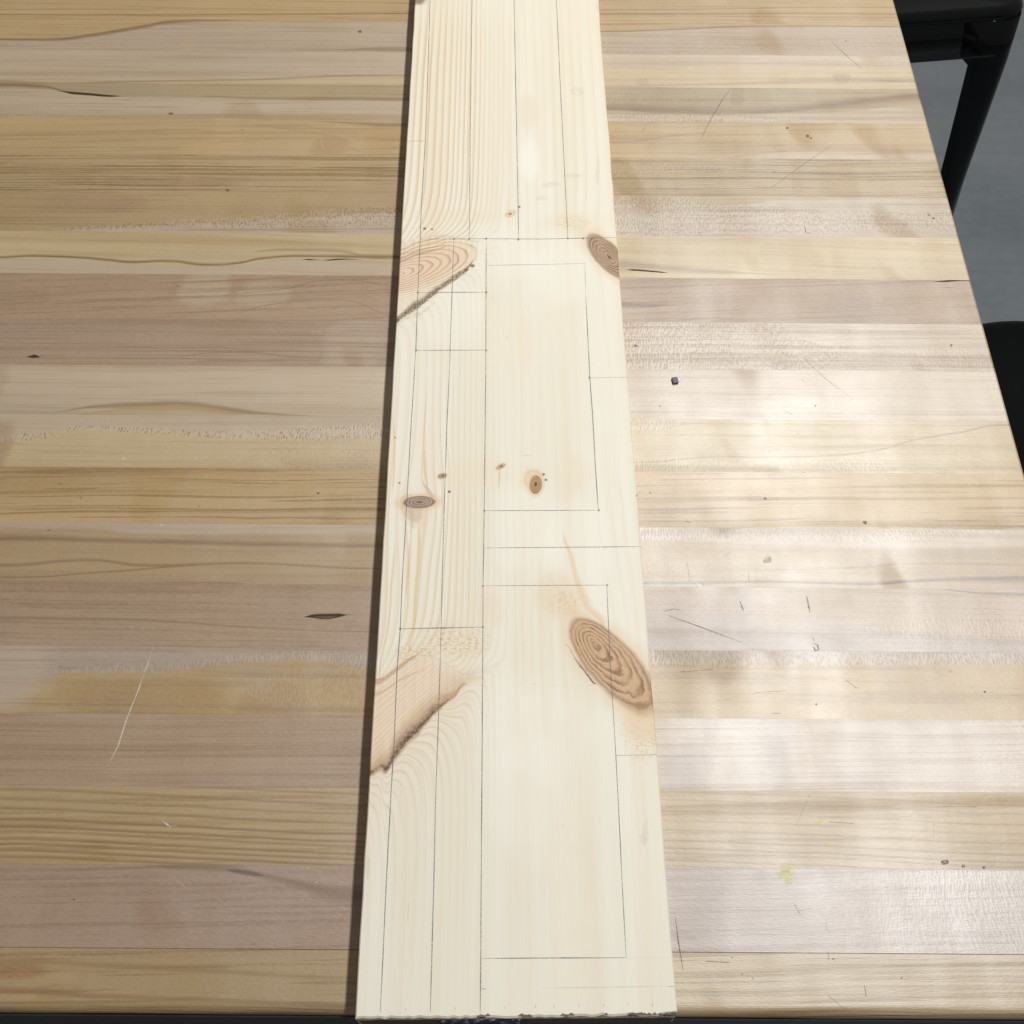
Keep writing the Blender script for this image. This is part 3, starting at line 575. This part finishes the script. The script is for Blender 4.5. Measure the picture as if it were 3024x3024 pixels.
    for pts, w in (([(1254, 1300), (1254, 1380), (1262, 1450)], 1.2), ([(1262, 1120), (1255, 1230), (1246, 1400)], 1.0), ([(1236, 1520), (1237, 1620), (1226, 1760), (1222, 1850), (1206, 1920)], 1.8), ([(1168, 1560), (1158, 1700), (1145, 1850), (1120, 1990)], 1.3), ([(1216, 1560), (1208, 1640), (1200, 1750)], 1.5), ([(1160, 1180), (1165, 1320), (1160, 1440)], 1.2)):
        streak(pts, [(*pts[0], 0), (*pts[1], w), (*pts[-1], w * .8)], [(*pts[0], 0), (*pts[1], w * .7), (*pts[-1], w * .5)], .55, (.62, .41, .19), .15, .0005, 'a')
    # chatter marks left by the planer
    @grp
    def hatch(t, a, b, wob, wobf, col, px, ra, rb, s):
        ca, cb = B(*px); d = ((a - ca) * (1000 / ra)) ** 2.0 + ((b - cb) * (1000 / rb)) ** 2.0
        m = t.ss(1.2, .1, d + wob * 1.5); n = t.ss(.5, .62, t.noise(a * 500, b * 900, 6.0, 2))
        col = t.mix(m * .35 * s, col, (.70, .55, .36)); return t.mix(m * n * s * .7, col, (.50, .34, .19))
    hatch((1345, 1890), 20, 12, .8); hatch((1230, 1935), 12, 8, .9); hatch((1900, 2170), 12, 16, .6); hatch((1690, 655), 13, 8, .6); hatch((1668, 1780), 12, 8, .5); hatch((1270, 715), 10, 5, .5)
    # wood of the large branch, lower left
    reg9 = t.ss(-.001, .0015, b - bark9 + wobf * .003) * t.ss(.006, -.008, b - top9 + wob * .010) * t.ss(.012, -.030, a)
    l9 = (a + .066) * 1.02 + .1275
    dg9 = b - l9
    g2 = dg9 * 330 + t.noise(a * 14, dg9 * 60, 7.0, 2) * 3.0 + (a + .066) * dg9 * 2500
    r2 = t.ss(.3, .9, g2.fract()) * (t.noise(a * 60, b * 90, 4.0, 2) * 1.3)
    c9 = t.mix(r2.clamp() * .36, t.mix(t.ss(.018, .0, b - bark9), (.71, .56, .41), (.58, .41, .24)), (.42, .26, .14))
    col = t.mix(reg9 * .82, col, c9)
    streak([(1110, 2012), (1160, 1985), (1200, 1955), (1240, 1925), (1262, 1900)], [(1110, 2012, 2.5), (1200, 1955, 2), (1262, 1900, 0)], [(1110, 2012, 3), (1200, 1955, 1.5), (1262, 1900, 0)], .75, (.42, .23, .12), .3)
    streak([(1105, 2050), (1180, 2010), (1270, 1960), (1300, 1930)], [(1105, 2050, 1.5), (1180, 2010, 1.5), (1300, 1930, 0)], [(1105, 2050, 1.5), (1180, 2010, 1), (1300, 1930, 0)], .5, (.48, .29, .16), .3)
    bk = [(1094, 2285), (1124, 2268), (1138, 2278), (1163, 2241), (1197, 2196), (1237, 2157), (1271, 2118), (1296, 2093), (1345, 2054), (1372, 2025)]
    streak(bk, [(1094, 2285, 7), (1138, 2278, 12), (1197, 2196, 17), (1271, 2118, 13), (1310, 2080, 7), (1372, 2025, 2)], [(1094, 2285, 3), (1138, 2278, 4), (1197, 2196, 4), (1271, 2118, 3), (1345, 2054, 2), (1372, 2025, 0)], .85, (.42, .27, .145), .35, .0035)
    streak(bk, [(1094, 2285, 3), (1124, 2268, 3.4), (1138, 2278, 6), (1197, 2196, 8.5), (1271, 2118, 7), (1300, 2090, 2.4), (1345, 2054, 0)], [(1094, 2285, 2.4), (1138, 2278, 3.6), (1197, 2196, 3), (1271, 2118, 2), (1300, 2090, 1.6), (1345, 2054, 0)], .85, (.17, .10, .06), .5, .003)
    streak(bk, [(1094, 2285, 2), (1138, 2278, 3.5), (1197, 2196, 4.5), (1271, 2118, 2.5), (1300, 2090, 1), (1330, 2065, 0)], [(1094, 2285, 1.5), (1138, 2278, 2), (1197, 2196, 1.5), (1271, 2118, 1.2), (1330, 2065, 0)], .8, (.075, .045, .03), .8, .0025)
    # below it: bent rings stand out near the scar
    nearb = (0 - q9b.max(0) / .022).exp() * t.ss(-.001, .001, q9b) * t.ss(.0, -.03, a)
    g3 = (F * 330 + wob * .3).fract()
    col = t.mix((t.ss(.62, .9, g3) * t.ss(1, .93, g3) * nearb * .75).clamp(), col, (.55, .38, .26))
    col = t.mix(nearb * .35, col, (.72, .56, .42))
    # the branch at the left edge higher up
    reg1 = t.ss(-.0005, .001, b - bark1 + wobf * .002) * t.ss(.004, -.004, b - top1 + wob * .008) * t.ss(-.016, -.026, a + (b - .56) * .0 + wob * .004)
    ca, cb = B(1172, 812); fa, fb = B(1370, 748); ang = math.atan2(fb - cb, fa - ca); ln_ = math.hypot(fa - ca, fb - cb)
    p = ((a - ca) * math.cos(ang) + (b - cb) * math.sin(ang)); q = ((b - cb) * math.cos(ang) - (a - ca) * math.sin(ang))
    rr = (p * p + q * q * 5.0).sqrt(); tt = (rr - p * .35) / (ln_ * .65) + wob * .10
    rg = (tt * 7.5 + wobf * .35).fract(); ring = t.ss(.5, .92, rg) * t.ss(1, .95, rg)
    c1 = t.mix(t.ss(.8, 1.3, tt), (.68, .51, .36), (.72, .58, .40)); c1 = t.mix((ring * (t.noise(a * 70, b * 70, 31.0, 1) * 1.4)).clamp() * .9, c1, (.36, .19, .10))
    col = t.mix(reg1 * (t.ss(.95, 1.45, tt) * -.50 + .92), col, c1)
    for off_, s in ((0, .8), (10, .6), (22, .5), (34, .6)):
        streak([(1178, 772 - off_), (1230, 752 - off_), (1290, 738 - off_), (1345, 722 - off_)], [(1178, 770, 1.2), (1290, 740, 1), (1345, 722, 0)], [(1178, 770, 1.2), (1290, 740, .7), (1345, 722, 0)], s, (.36, .20, .12), .3, .001)
    b1 = [(1162, 950), (1200, 925), (1234, 905), (1280, 868), (1335, 825), (1385, 785), (1402, 768)]
    streak(b1, [(1162, 950, 4), (1234, 905, 5), (1335, 825, 5), (1402, 768, 3)], [(1162, 950, 4), (1234, 905, 5), (1335, 825, 6), (1402, 768, 3)], .45, (.58, .46, .28), .6, .003)
    streak(b1, [(1162, 950, 4.5), (1234, 905, 7.5), (1280, 868, 7), (1335, 825, 5), (1402, 768, 0)], [(1162, 950, 2.2), (1234, 905, 3.4), (1280, 868, 2.4), (1335, 825, 4.4), (1385, 785, 4), (1402, 768, 0)], .92, (.11, .07, .035), .5, .0034)
    streak([(1160, 962), (1200, 935), (1240, 925), (1300, 890)], [(1160, 962, 0), (1240, 925, 1), (1300, 890, 0)], [(1160, 962, 3), (1240, 925, 4), (1300, 890, 0)], .4, (.50, .34, .22), .9, .003)
    streak([(1368, 790), (1385, 780)], [(1300, 830, 0), (1375, 790, 0), (1377, 790, 6), (1380, 780, 0), (1390, 780, 0)], [(1370, 790, 0)], .1, (.2, .12, .07))
    # round knots
    @grp
    def knot(t, a, b, wob, wobf, col, c, far, near, side, n, dark, mid, rim, rimw=.12, s=1.0, ns=.05, core=.1, cored=(.10, .05, .03)):
        ca, cb = B(*c); fa, fb = B(*far); na, nb_ = B(*near)
        dp = math.hypot(fa - ca, fb - cb); dn = math.hypot(na - ca, nb_ - cb); e = (dp - dn) / (dp + dn); sc_ = 2 * dp * dn / (dp + dn)
        ang = math.atan2(fb - cb, fa - ca)
        p = ((a - ca) * math.cos(ang) + (b - cb) * math.sin(ang)) / sc_; q = ((b - cb) * math.cos(ang) - (a - ca) * math.sin(ang)) / (side * .001)
        irr = t.noise(a * 130, b * 100, 17.0, 2) - .5
        tt = (p * p + q * q).sqrt() - p * e + wob * ns * 3.2 + irr * ns * 1.8 + wobf * ns * 1.6
        m = t.ss(1.13, .87, tt)
        fr_ = (tt * n + wobf * .45 + irr * .30).fract()
        cc = t.mix((t.ss(.25, .8, fr_) * t.ss(1, .86, fr_) * (t.noise(a * 110, b * 110, 12.0, 3) * 2.6 - .55).clamp()), mid, dark) if n else mid
        cc = t.mix(t.ss(.5, .8, t.noise(a * 500, b * 500, 3.3, 2)) * .35, cc, dark)
        cc = t.mix(t.ss(1 - rimw, 1, tt) * .8, cc, rim)
        cc = t.mix(t.ss(core * 1.3, core * .6, tt), cc, cored)
        halo = t.ss(1.75, .95, tt + irr * .5)
        col = t.mix(halo * .5 * s, col, (.66, .47, .29))
        return t.mix(m * s, col, cc)
    soft((1900, 2140), 12, 10, (.70, .55, .38), .6, .8); soft((1880, 2060), 12, 12, (.68, .50, .32), .5, .6)
    knot((1752, 1897), (1928, 2098), (1683, 1842), 11.0, 6.2, (.22, .105, .045), (.52, .34, .19), (.30, .16, .075), .14, .97, .05, .05, (.22, .12, .06))
    knot((1800, 760), (1855, 822), (1712, 716), 9.0, 6.5, (.17, .10, .055), (.42, .28, .18), (.14, .08, .05), .10, 1, .05, .07, (.07, .04, .03))
    knot((1582, 1430), (1584, 1404), (1581, 1458), 3.4, 3, (.24, .13, .05), (.40, .25, .11), (.26, .15, .06), .2, 1, .05, .28)
    knot((1574, 1412), (1584, 1386), (1560, 1440), 5.2, 2, (.58, .42, .22), (.68, .53, .32), (.50, .34, .18), .15, .55, .12, .02, (.5, .35, .2))
    knot((1582, 1430), (1584, 1404), (1581, 1458), 3.3, 3, (.24, .13, .05), (.42, .26, .11), (.24, .13, .05), .2, 1, .05, .28)
    knot((1240, 1483), (1284, 1482), (1192, 1488), 4.0, 4, (.22, .15, .11), (.42, .33, .25), (.20, .12, .08), .18, 1, .06, .12)
    knot((1215, 1500), (1235, 1540), (1180, 1470), 5.5, 5, (.36, .26, .18), (.58, .45, .32), (.56, .42, .28), .1, .5, .14, .02, (.4, .3, .2))
    knot((1240, 1483), (1284, 1482), (1192, 1488), 3.9, 4, (.14, .09, .06), (.40, .30, .22), (.13, .08, .05), .24, 1, .06, .12)
    knot((1308, 1405), (1320, 1402), (1292, 1406), 1.7, 2, (.28, .17, .10), (.42, .28, .18), (.2, .12, .08), .3, .9, .12, .35)
    knot((1480, 1377), (1492, 1370), (1466, 1384), 1.5, 2, (.34, .21, .11), (.58, .42, .24), (.5, .33, .18), .2, .9, .10, .45)
    knot((1506, 632), (1520, 625), (1492, 636), 2.6, 2, (.55, .38, .24), (.68, .52, .36), (.5, .34, .22), .2, .75, .12, .40, (.17, .08, .06))
    @grp
    def fleck(t, a, b, wob, wobf, col, c, r):
        ca, cb = B(*c); d = (((a - ca) * (1000 / r)) ** 2.0 + ((b - cb) * (1000 / r)) ** 2.0).sqrt() + wobf * .5
        return t.mix(t.ss(1.0, .5, d) * .9, col, (.20, .12, .06))
    for c, r in (((1377, 797), 1.7), ((1395, 785), 1.9), ((1605, 1401), 1.2), ((1612, 1417), 1.1), ((1533, 611), 1.3), ((1254, 675), 1.5), ((1276, 677), 1.1), ((1180, 1426), .8), ((1327, 1452), 1.2), ((1167, 1292), .7)):
        fleck(c, r)
    streak([(1476, 1385), (1474, 1410), (1473, 1450)], [(1476, 1385, .3), (1474, 1410, .8), (1473, 1455, 0)], [(1476, 1385, .3), (1474, 1410, .8), (1473, 1455, 0)], .5, (.50, .33, .18), .2, .0004, 'a')
    streak([(1245, 1400), (1256, 1440), (1275, 1468)], [(1245, 1390, 0), (1256, 1440, 1.5), (1275, 1468, 2.5)], [(1245, 1390, 0), (1256, 1440, 1.5), (1275, 1468, 2)], .6, (.42, .32, .22), .4, .001, 'a')
    streak([(1212, 1500), (1216, 1540), (1212, 1580)], [(1212, 1500, 2), (1216, 1540, 2), (1212, 1600, 0)], [(1212, 1500, 2), (1216, 1540, 1.5), (1212, 1600, 0)], .5, (.42, .33, .22), .5, .001, 'a')
    # torn bark beside the large knot
    streak([(1672, 1905), (1700, 1950), (1730, 1985), (1758, 2018)], [(1660, 1895, 0), (1690, 1930, 2), (1730, 1985, 3), (1765, 2020, 0)], [(1660, 1895, 0), (1690, 1930, 1), (1730, 1985, 1.2), (1765, 2020, 0)], .8, (.34, .25, .17), .7, .0015)
    streak([(1692, 1945), (1730, 1988), (1758, 2018)], [(1690, 1945, 0), (1720, 1975, .8), (1750, 2010, 1.1), (1765, 2020, 0)], [(1690, 1945, 0), (1720, 1975, .8), (1750, 2010, 1.1), (1765, 2020, 0)], .95, (.06, .04, .035), .5, .001)
    ca, cb = B(1236, -6); d = (((a - ca) * 130) ** 2.0 + ((b - cb) * 100) ** 2.0).sqrt() + wobf * .5
    col = t.mix(t.ss(1.1, .5, d) * .9, col, (.24, .15, .11))
    # end grain on the sawn ends: fuzzy
    h = late * amp * .00012 + jit * .00006 + t.noise(a * 900, b * 160, 2.0, 2) * .00005
    return t.fin(col, t.noise(a * 80, b * 20, 4.0, 2) * .1 + .50, t.bump(h, 1.0, .8), .32)
PINE = pine()
def board_mesh():
    bm = bmesh.new(); xs = np.linspace(-.07, .07, 57); top, bot = [], []
    ends = []
    for i, x in enumerate(xs):
        j = random.uniform(0, .0007) + (random.uniform(0, .0006) if x > .012 else 0)
        j += .0010 * max(0, (x - .06) / .01)
        ends.append(j)
    nb = 60
    rows = []
    for r in range(nb + 1):
        y = BL * r / nb; row = []
        for i, x in enumerate(xs):
            yy = y + (ends[i] if r == 0 else 0)
            xx = x
            if i == 0: xx += random.uniform(0, .0003)
            if i == len(xs) - 1: xx -= random.uniform(0, .0005)
            row.append(bm.verts.new((xx, yy, BTH)))
        rows.append(row)
    for r in range(nb):
        for i in range(len(xs) - 1): bm.faces.new((rows[r][i], rows[r][i + 1], rows[r + 1][i + 1], rows[r + 1][i]))
    ring = [rows[0][i] for i in range(len(xs))] + [rows[r][-1] for r in range(1, nb + 1)] + [rows[-1][i] for i in range(len(xs) - 2, -1, -1)] + [rows[r][0] for r in range(nb - 1, 0, -1)]
    c1 = []; lo = []
    for v in ring:
        s = Vector((v.co.x, v.co.y, 0)); cx = .0006 if v.co.x < 0 else -.0006
        s2 = s.copy()
        if abs(abs(v.co.x) - .07) < .001: s2.x += -cx
        if v.co.y < .01: s2.y -= .0005
        c1.append(bm.verts.new((s2.x, s2.y if v.co.y > .01 else s2.y - .0004, BTH - .0007)))
        yb = v.co.y if v.co.y > .01 else -.0008
        lo.append(bm.verts.new((s2.x, yb, .0003)))
    n = len(ring)
    for i in range(n):
        k = (i + 1) % n
        bm.faces.new((ring[i], c1[i], c1[k], ring[k])); bm.faces.new((c1[i], lo[i], lo[k], c1[k]))
    bm.faces.new(lo)
    return bmesh_out('plank', bm)
pk = link('plank', board_mesh(), PINE, board)
eg = NT('shaded_pine_end'); e1 = eg.noise(eg.x * 160, eg.z * 900, 3.0, 3); e2 = ((eg.z * 420 + (eg.x * eg.x) * 3500 + e1 * .8)).fract()
EG = eg.fin(eg.mix(e2 * .6, (.15, .12, .085), (.075, .058, .04)), .9, eg.bump(e1, .0008))  # end-grain rings, darkened in colour to stand for the shade on this face
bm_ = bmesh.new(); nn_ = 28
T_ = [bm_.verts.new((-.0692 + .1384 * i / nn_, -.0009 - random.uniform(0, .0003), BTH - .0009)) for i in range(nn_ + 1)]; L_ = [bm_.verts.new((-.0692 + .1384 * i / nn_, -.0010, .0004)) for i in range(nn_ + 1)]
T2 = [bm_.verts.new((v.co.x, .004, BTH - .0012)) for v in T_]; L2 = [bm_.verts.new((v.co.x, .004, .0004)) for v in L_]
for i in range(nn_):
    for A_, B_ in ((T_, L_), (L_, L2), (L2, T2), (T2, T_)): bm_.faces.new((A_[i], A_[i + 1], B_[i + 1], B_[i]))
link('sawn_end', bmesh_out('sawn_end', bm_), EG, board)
tg = NT('stapled_tag_plastic'); gn = tg.noise(tg.x * 260, tg.z * 420, 1.0, 3)
TG = tg.fin(tg.mix(tg.ss(.52, .72, gn), (.012, .016, .035), (.20, .23, .30)), .14, tg.bump(gn, .0012, .7), .6)
xa_, xb_ = B(1300, 3003)[0], B(1548, 3000)[0]; vs, fs = [], []
for i in range(19):
    for j, (yy, zz) in enumerate(((-.0012, BTH - .0012), (-.0026, BTH - .003), (-.0034, BTH - .008), (-.0022, .003))):
        vs.append((xa_ + (xb_ - xa_) * i / 18, yy + random.uniform(-.0005, .0003), zz + random.uniform(-.0004, .0004)))
for i in range(18):
    for j in range(3): fs.append((i * 4 + j, i * 4 + j + 1, i * 4 + j + 5, i * 4 + j + 4))
tgo = link('tag', mesh('tag', vs, fs, True), TG, board); tgo['label'] = 'crinkled dark blue plastic tag stapled to the sawn end'
mm_ = tgo.modifiers.new('s', 'SOLIDIFY'); mm_.thickness = .00025
st_ = NT('staple_steel'); STP = st_.fin((.85, .85, .85), .15, None, .5, 1.0); xs_ = B(1443, 3006)[0]
link('staple', boxmesh('staple', xs_ - .0022, xs_ + .0022, -.0042, -.0034, BTH - .0028, BTH - .0020, .0003), STP, tgo)
# splinters of the rough sawn end
sp = NT('splinter_wood'); SPM = sp.fin(sp.mix(sp.noise(sp.x * 900, sp.y * 900, 1.0, 2), (.03, .026, .02), (.22, .19, .13)), .8)
def splinter(x, w, l, up):
    y = random.uniform(-.0002, .0004)
    vs = [(x, y + .0006, BTH - .001), (x + w, y + .0006, BTH - .001), (x + w * .8, y - l, BTH + up * .3), (x + w * .2, y - l * .7, BTH + up), (x + w * .5, y + .0008, BTH + up), (x + w * .5, y - l * .4, BTH - .002)]
    link('splinter', mesh('splinter', vs, [(0, 3, 4), (3, 2, 4), (2, 1, 4), (0, 5, 3), (5, 2, 3), (5, 1, 2), (0, 4, 1), (0, 1, 5)]), SPM, board)
for i in range(20):
    u = random.choice([random.uniform(.0, .068), random.uniform(.03, .068), random.uniform(.045, .068), random.uniform(-.02, .01)])
    splinter(u, random.uniform(.002, .0075), random.uniform(.00005, .0003), random.uniform(.00005, .0002))
# pencil lines
zp = BTH + .00010
def pl(*pts, w=.62, m=PENCIL): ribbon('pencil_line', [B(u, v) for u, v in pts], w * .00076, zp, m, board, True, .00003)
def dot(u, v, r=5): blob('pencil_mark', u, v, r, r, PENCIL, board, B, zp + .00005, 8)
pl((1271, -60), (1270, 0), (1264, 200), (1256, 416), (1245, 600), (1241, 705), (1234, 865), (1228, 1034), (1226, 1060), (1219, 1180), (1212, 1290), (1204, 1440), (1195, 1600), (1187, 1730), (1182, 1857), (1173, 1975), (1164, 2192), (1155, 2340), (1141, 2600), (1130, 2850), (1123, 2990))
pl((1395, -60), (1394, 0), (1390, 300), (1387, 600), (1386, 706), w=.6)
pl((1516, -60), (1518, 0), (1524, 300), (1530, 600), (1531, 707), w=.7)
pl((1640, -60), (1643, 0), (1657, 300), (1672, 600), (1677, 704), w=.7)
pl((1203, 417), (1256, 416), w=1.0)
pl((1240, 706), (1436, 705), (1600, 706), (1822, 701), w=.6)
pl((1340, 706), (1335, 864), (1329, 1034), (1329, 1060), (1319, 1270), (1313, 1468), (1306, 1700), (1303, 1855), w=.6)
pl((1303, 1855), (1301, 1916), w=1.2)
pl((1301, 1916), (1296, 2093), (1287, 2340), (1280, 2650), (1271, 2988), w=.6)
pl((1436, 705), (1434.5, 1100), (1430, 1507), (1427, 1720), (1426, 1852), (1422.5, 2400), (1420, 2800), (1418, 3001), w=.62)
pl((1233, 864), (1436, 863), w=.7); pl((1229, 1035), (1436, 1034), w=.7)
pl((1436, 784), (1600, 781), (1728, 778), w=.4, m=PENCIL); pl((1727, 778), (1730, 872), w=.35); pl((1730, 872), (1742, 1117), (1745, 1160), (1750, 1226), (1758, 1370), (1767, 1506), w=.75)
pl((1741, 1116), (1853, 1114), w=.6); pl((1431, 1508), (1769, 1507), w=.55); pl((1429, 1618), (1700, 1616), (1896, 1614), w=.55); pl((1786, 1614), (1786, 1622), w=.8)
pl((1426, 1730), (1794, 1728), w=.45); pl((1792, 1727), (1802, 1956), (1812, 2118), (1819, 2231), (1824, 2330), (1837, 2600), (1849, 2828), w=.55)
pl((1182, 1857), (1426, 1852), w=.7); pl((1300, 1855), (1316, 1855), w=1.4); pl((1819, 2231), (1939, 2229), w=.6); pl((1881, 2230), (1881, 2238), w=.8)
pl((1422, 2830), (1849, 2828), w=.6); pl((1849, 2828), (1993, 2827), w=.35, m=PENCIL_F); pl((1600, 2918), (1993, 2912), w=.35, m=PENCIL_F); pl((1975, 2913), (1992, 2912), w=.6)
pl((1422, 2921), (1434, 2920), w=1.2)
pl((1927, 2915), (1925, 3000), w=.35, m=PENCIL_F)
for u, v in ((1126, 2980), (1198, 2981), (1271, 2979), (1345, 2978), (1418, 2976), (1491, 2976), (1581, 2972), (1636, 2972), (1710, 2970), (1783, 2969), (1855, 2966), (1927, 2967)):
    pl((u, v - 5), (u, v + 4), w=.6)
for u, v in ((1511, 2999), (1535, 2999), (1058, 2920)): pl((u, v - 3), (u, v + 2), w=.5)
for u, v in ((1386, 706), (1436, 705), (1531, 707), (1677, 704), (1722, 704), (1340, 706), (1234, 864), (1436, 863), (1229, 1035), (1436, 1035), (1741, 1116), (1769, 1507), (1182, 1857), (1426, 1852), (1793, 1728), (1426, 1730), (1431, 1508), (1881, 1463)): dot(u, v, 3.6)
for u, v, a_, b_, tw in ((1705, 270, 25, 16, 0), (1625, 545, 34, 9, -.1), (1690, 520, 30, 9, 0), (1600, 585, 20, 10, 0), (1905, 2455, 10, 40, 0), (1900, 2480, 14, 16, 0), (1765, 20, 6, 14, 0), (1085, 2560, 10, 40, 0), (1497, 997, 6, 8, 0), (1765, 500, 6, 60, 0)):
    blob('smudge', u, v, a_, b_, SMUDGE, board, B, zp, 16, tw)
# white nicks
for pts in ([(1537, 1345), (1572, 1345)], [(1565, 590), (1564, 600)], [(1661, 2435), (1662, 2445)], [(1814, 805), (1814, 815)]): ribbon('nick', [B(*p) for p in pts], .0006, zp, SCR_L, board)

# ================================================================ small blue chip on the table
chip = boxmesh('blue_chip', -.0019, .0019, -.0024, .0024, 0, .0014, .0006, 2)
cm = NT('blue_chip'); CH = cm.fin(cm.mix(cm.noise(cm.x * 900, cm.y * 900, 1.0, 2), (.035, .035, .09), (.11, .11, .2)), .5)
cx, cy = T(1993, 1126)
tag(link('chip', chip, CH, None, (cx, cy, ZT + .0002), .18), 'tiny dark blue chip lying on the pale strip right of the board', 'chip')

# ================================================================ black metal stools
mt = NT('black_lacquered_steel'); nn = mt.noise(mt.x * 60, mt.y * 60, mt.z * 60, 3)
BLK = mt.fin((.0025, .003, .0035), nn * .05 + .07, mt.bump(nn, .0001, .3), .22)
SH = .61
def rrect(h, r, n=6):
    P = []
    for cxs, cys, a0 in ((1, 1, 0), (-1, 1, 90), (-1, -1, 180), (1, -1, 270)):
        for i in range(n + 1):
            a = math.radians(a0 + 90 * i / n); P.append((cxs * (h - r) + r * math.cos(a), cys * (h - r) + r * math.sin(a)))
    return P
def loft(name, rings, cap=True):
    bm = bmesh.new(); R = [[bm.verts.new(p) for p in ring] for ring in rings]; n = len(R[0])
    for a, b in zip(R[:-1], R[1:]):
        for i in range(n): bm.faces.new((a[i], a[(i + 1) % n], b[(i + 1) % n], b[i]))
    if cap: bm.faces.new(R[-1])
    me = bmesh_out(name, bm, True); return me
def make_stool(label, loc, rz):
    t = empty('metal_stool', label, 'stool', loc, rz)
    H = .165
    rings = [[(x, y, SH - .011) for x, y in rrect(H + .0008, .030)], [(x, y, SH - .0065) for x, y in rrect(H + .0022, .030)], [(x, y, SH - .003) for x, y in rrect(H, .029)], [(x, y, SH) for x, y in rrect(H - .006, .026)],
             [(x, y, SH - .0005) for x, y in rrect(H - .012, .024)], [(x, y, SH - .004) for x, y in rrect(H - .024, .02)], [(x, y, SH - .005) for x, y in rrect(H - .06, .015)]]
    s = link('seat', loft('seat', rings), BLK, t)
    ap = [[(x, y, SH - .062) for x, y in rrect(H + .0056, .028)], [(x, y, SH - .012) for x, y in rrect(H + .0004, .028)]]
    bm = bmesh.new(); R = [[bm.verts.new(p) for p in ring] for ring in ap]; n = len(R[0])
    for i in range(n): bm.faces.new((R[0][i], R[0][(i + 1) % n], R[1][(i + 1) % n], R[1][i]))
    me = bmesh_out('apron', bm, True); o = link('apron', me, BLK, t)
    m = o.modifiers.new('s', 'SOLIDIFY'); m.thickness = .0015
    for sx in (1, -1):
        for sy in (1, -1):
            lv = [(SH - .013, .078, .0002), (SH - .058, .074, .0027), (SH - .072, .060, .0036), (SH - .27, .046, .0105), (0.0, .030, .0280)]
            lv = [(z, w, H + d * 1.55) for z, w, d in lv]
            rows = []
            bm = bmesh.new()
            for z, w, h in lv:
                r = .022; pr = [(h - r - w + r, h)] + [(h - r + r * math.sin(a), h - r + r * math.cos(a)) for a in [math.pi / 2 * i / 6 for i in range(7)]] + [(h, h - w)]
                rows.append([bm.verts.new((sx * x, sy * y, z)) for x, y in pr])
            for a, b in zip(rows[:-1], rows[1:]):
                for i in range(len(a) - 1): bm.faces.new((a[i], a[i + 1], b[i + 1], b[i]))
            me = bmesh_out('leg', bm, True); o = link('leg', me, BLK, t)
            m = o.modifiers.new('s', 'SOLIDIFY'); m.thickness = .002; m.offset = 0
            link('foot', boxmesh('foot', sx * (H + .0280 * 1.55 - .014) - .012, sx * (H + .0280 * 1.55 - .014) + .012, sy * (H + .0280 * 1.55 - .014) - .012, sy * (H + .0280 * 1.55 - .014) + .012, 0, .012, .003), BLK, o)
    return t
zs = SH - ZT
p1 = T(3042, 26, zs); p2 = T(2990, 943, zs)
rz1 = math.atan2(T(2990, 28, zs)[1] - T(2660, 52, zs)[1], T(2990, 28, zs)[0] - T(2660, 52, zs)[0])
c, s_ = math.cos(rz1), math.sin(rz1); hx, hy = -.165, .165
make_stool('glossy black metal stool with tapered splayed legs, at the far right corner beside the table', (p1[0] + c * hx - s_ * hy, p1[1] + s_ * hx + c * hy, 0), rz1)

def round_stool(label, loc):
    t = empty('round_stool', label, 'stool', loc)
    R = .15; n = 64
    prof = [(R - .004, SH - .030), (R, SH - .024), (R + .001, SH - .006), (R - .001, SH - .001), (R - .005, SH), (R - .010, SH - .001), (R - .015, SH - .006), (R - .045, SH - .012), (R - .11, SH - .014)]
    rings = [[(r * math.cos(2 * math.pi * i / n), r * math.sin(2 * math.pi * i / n), z) for i in range(n)] for r, z in prof]
    link('seat', loft('seat', rings), BLK, t)
    def tube(name, a, b, r, par):
        a, b = Vector(a), Vector(b); d = (b - a); q = d.to_track_quat('Z', 'Y')
        rg = [[tuple(p + q @ Vector((r * math.cos(2 * math.pi * i / 14), r * math.sin(2 * math.pi * i / 14), 0))) for i in range(14)] for p in (a, b)]
        return link(name, loft(name, rg), BLK, par)
    for k in range(4):
        c_, s__ = math.cos(math.pi / 4 + k * math.pi / 2), math.sin(math.pi / 4 + k * math.pi / 2)
        lg = tube('leg', (.17 * c_, .17 * s__, 0), (.115 * c_, .115 * s__, SH - .014), .011, t)
        tube('foot', (.17 * c_, .17 * s__, -.0), (.169 * c_, .169 * s__, .014), .014, lg)
    N = 40; vs = []; fs = []
    for i in range(N):
        A = 2 * math.pi * i / N
        for j in range(8):
            Bq = 2 * math.pi * j / 8; r = .150 + .007 * math.cos(Bq); vs.append((r * math.cos(A), r * math.sin(A), .20 + .007 * math.sin(Bq)))
    for i in range(N):
        for j in range(8): fs.append((i * 8 + j, ((i + 1) % N) * 8 + j, ((i + 1) % N) * 8 + (j + 1) % 8, i * 8 + (j + 1) % 8))
    link('foot_ring', mesh('foot_ring', vs, fs, True), BLK, t)
pr = T(3003, 943, zs)
round_stool('black stool with a rounded seat half hidden below the right table edge', (pr[0], pr[1] - .15, 0))
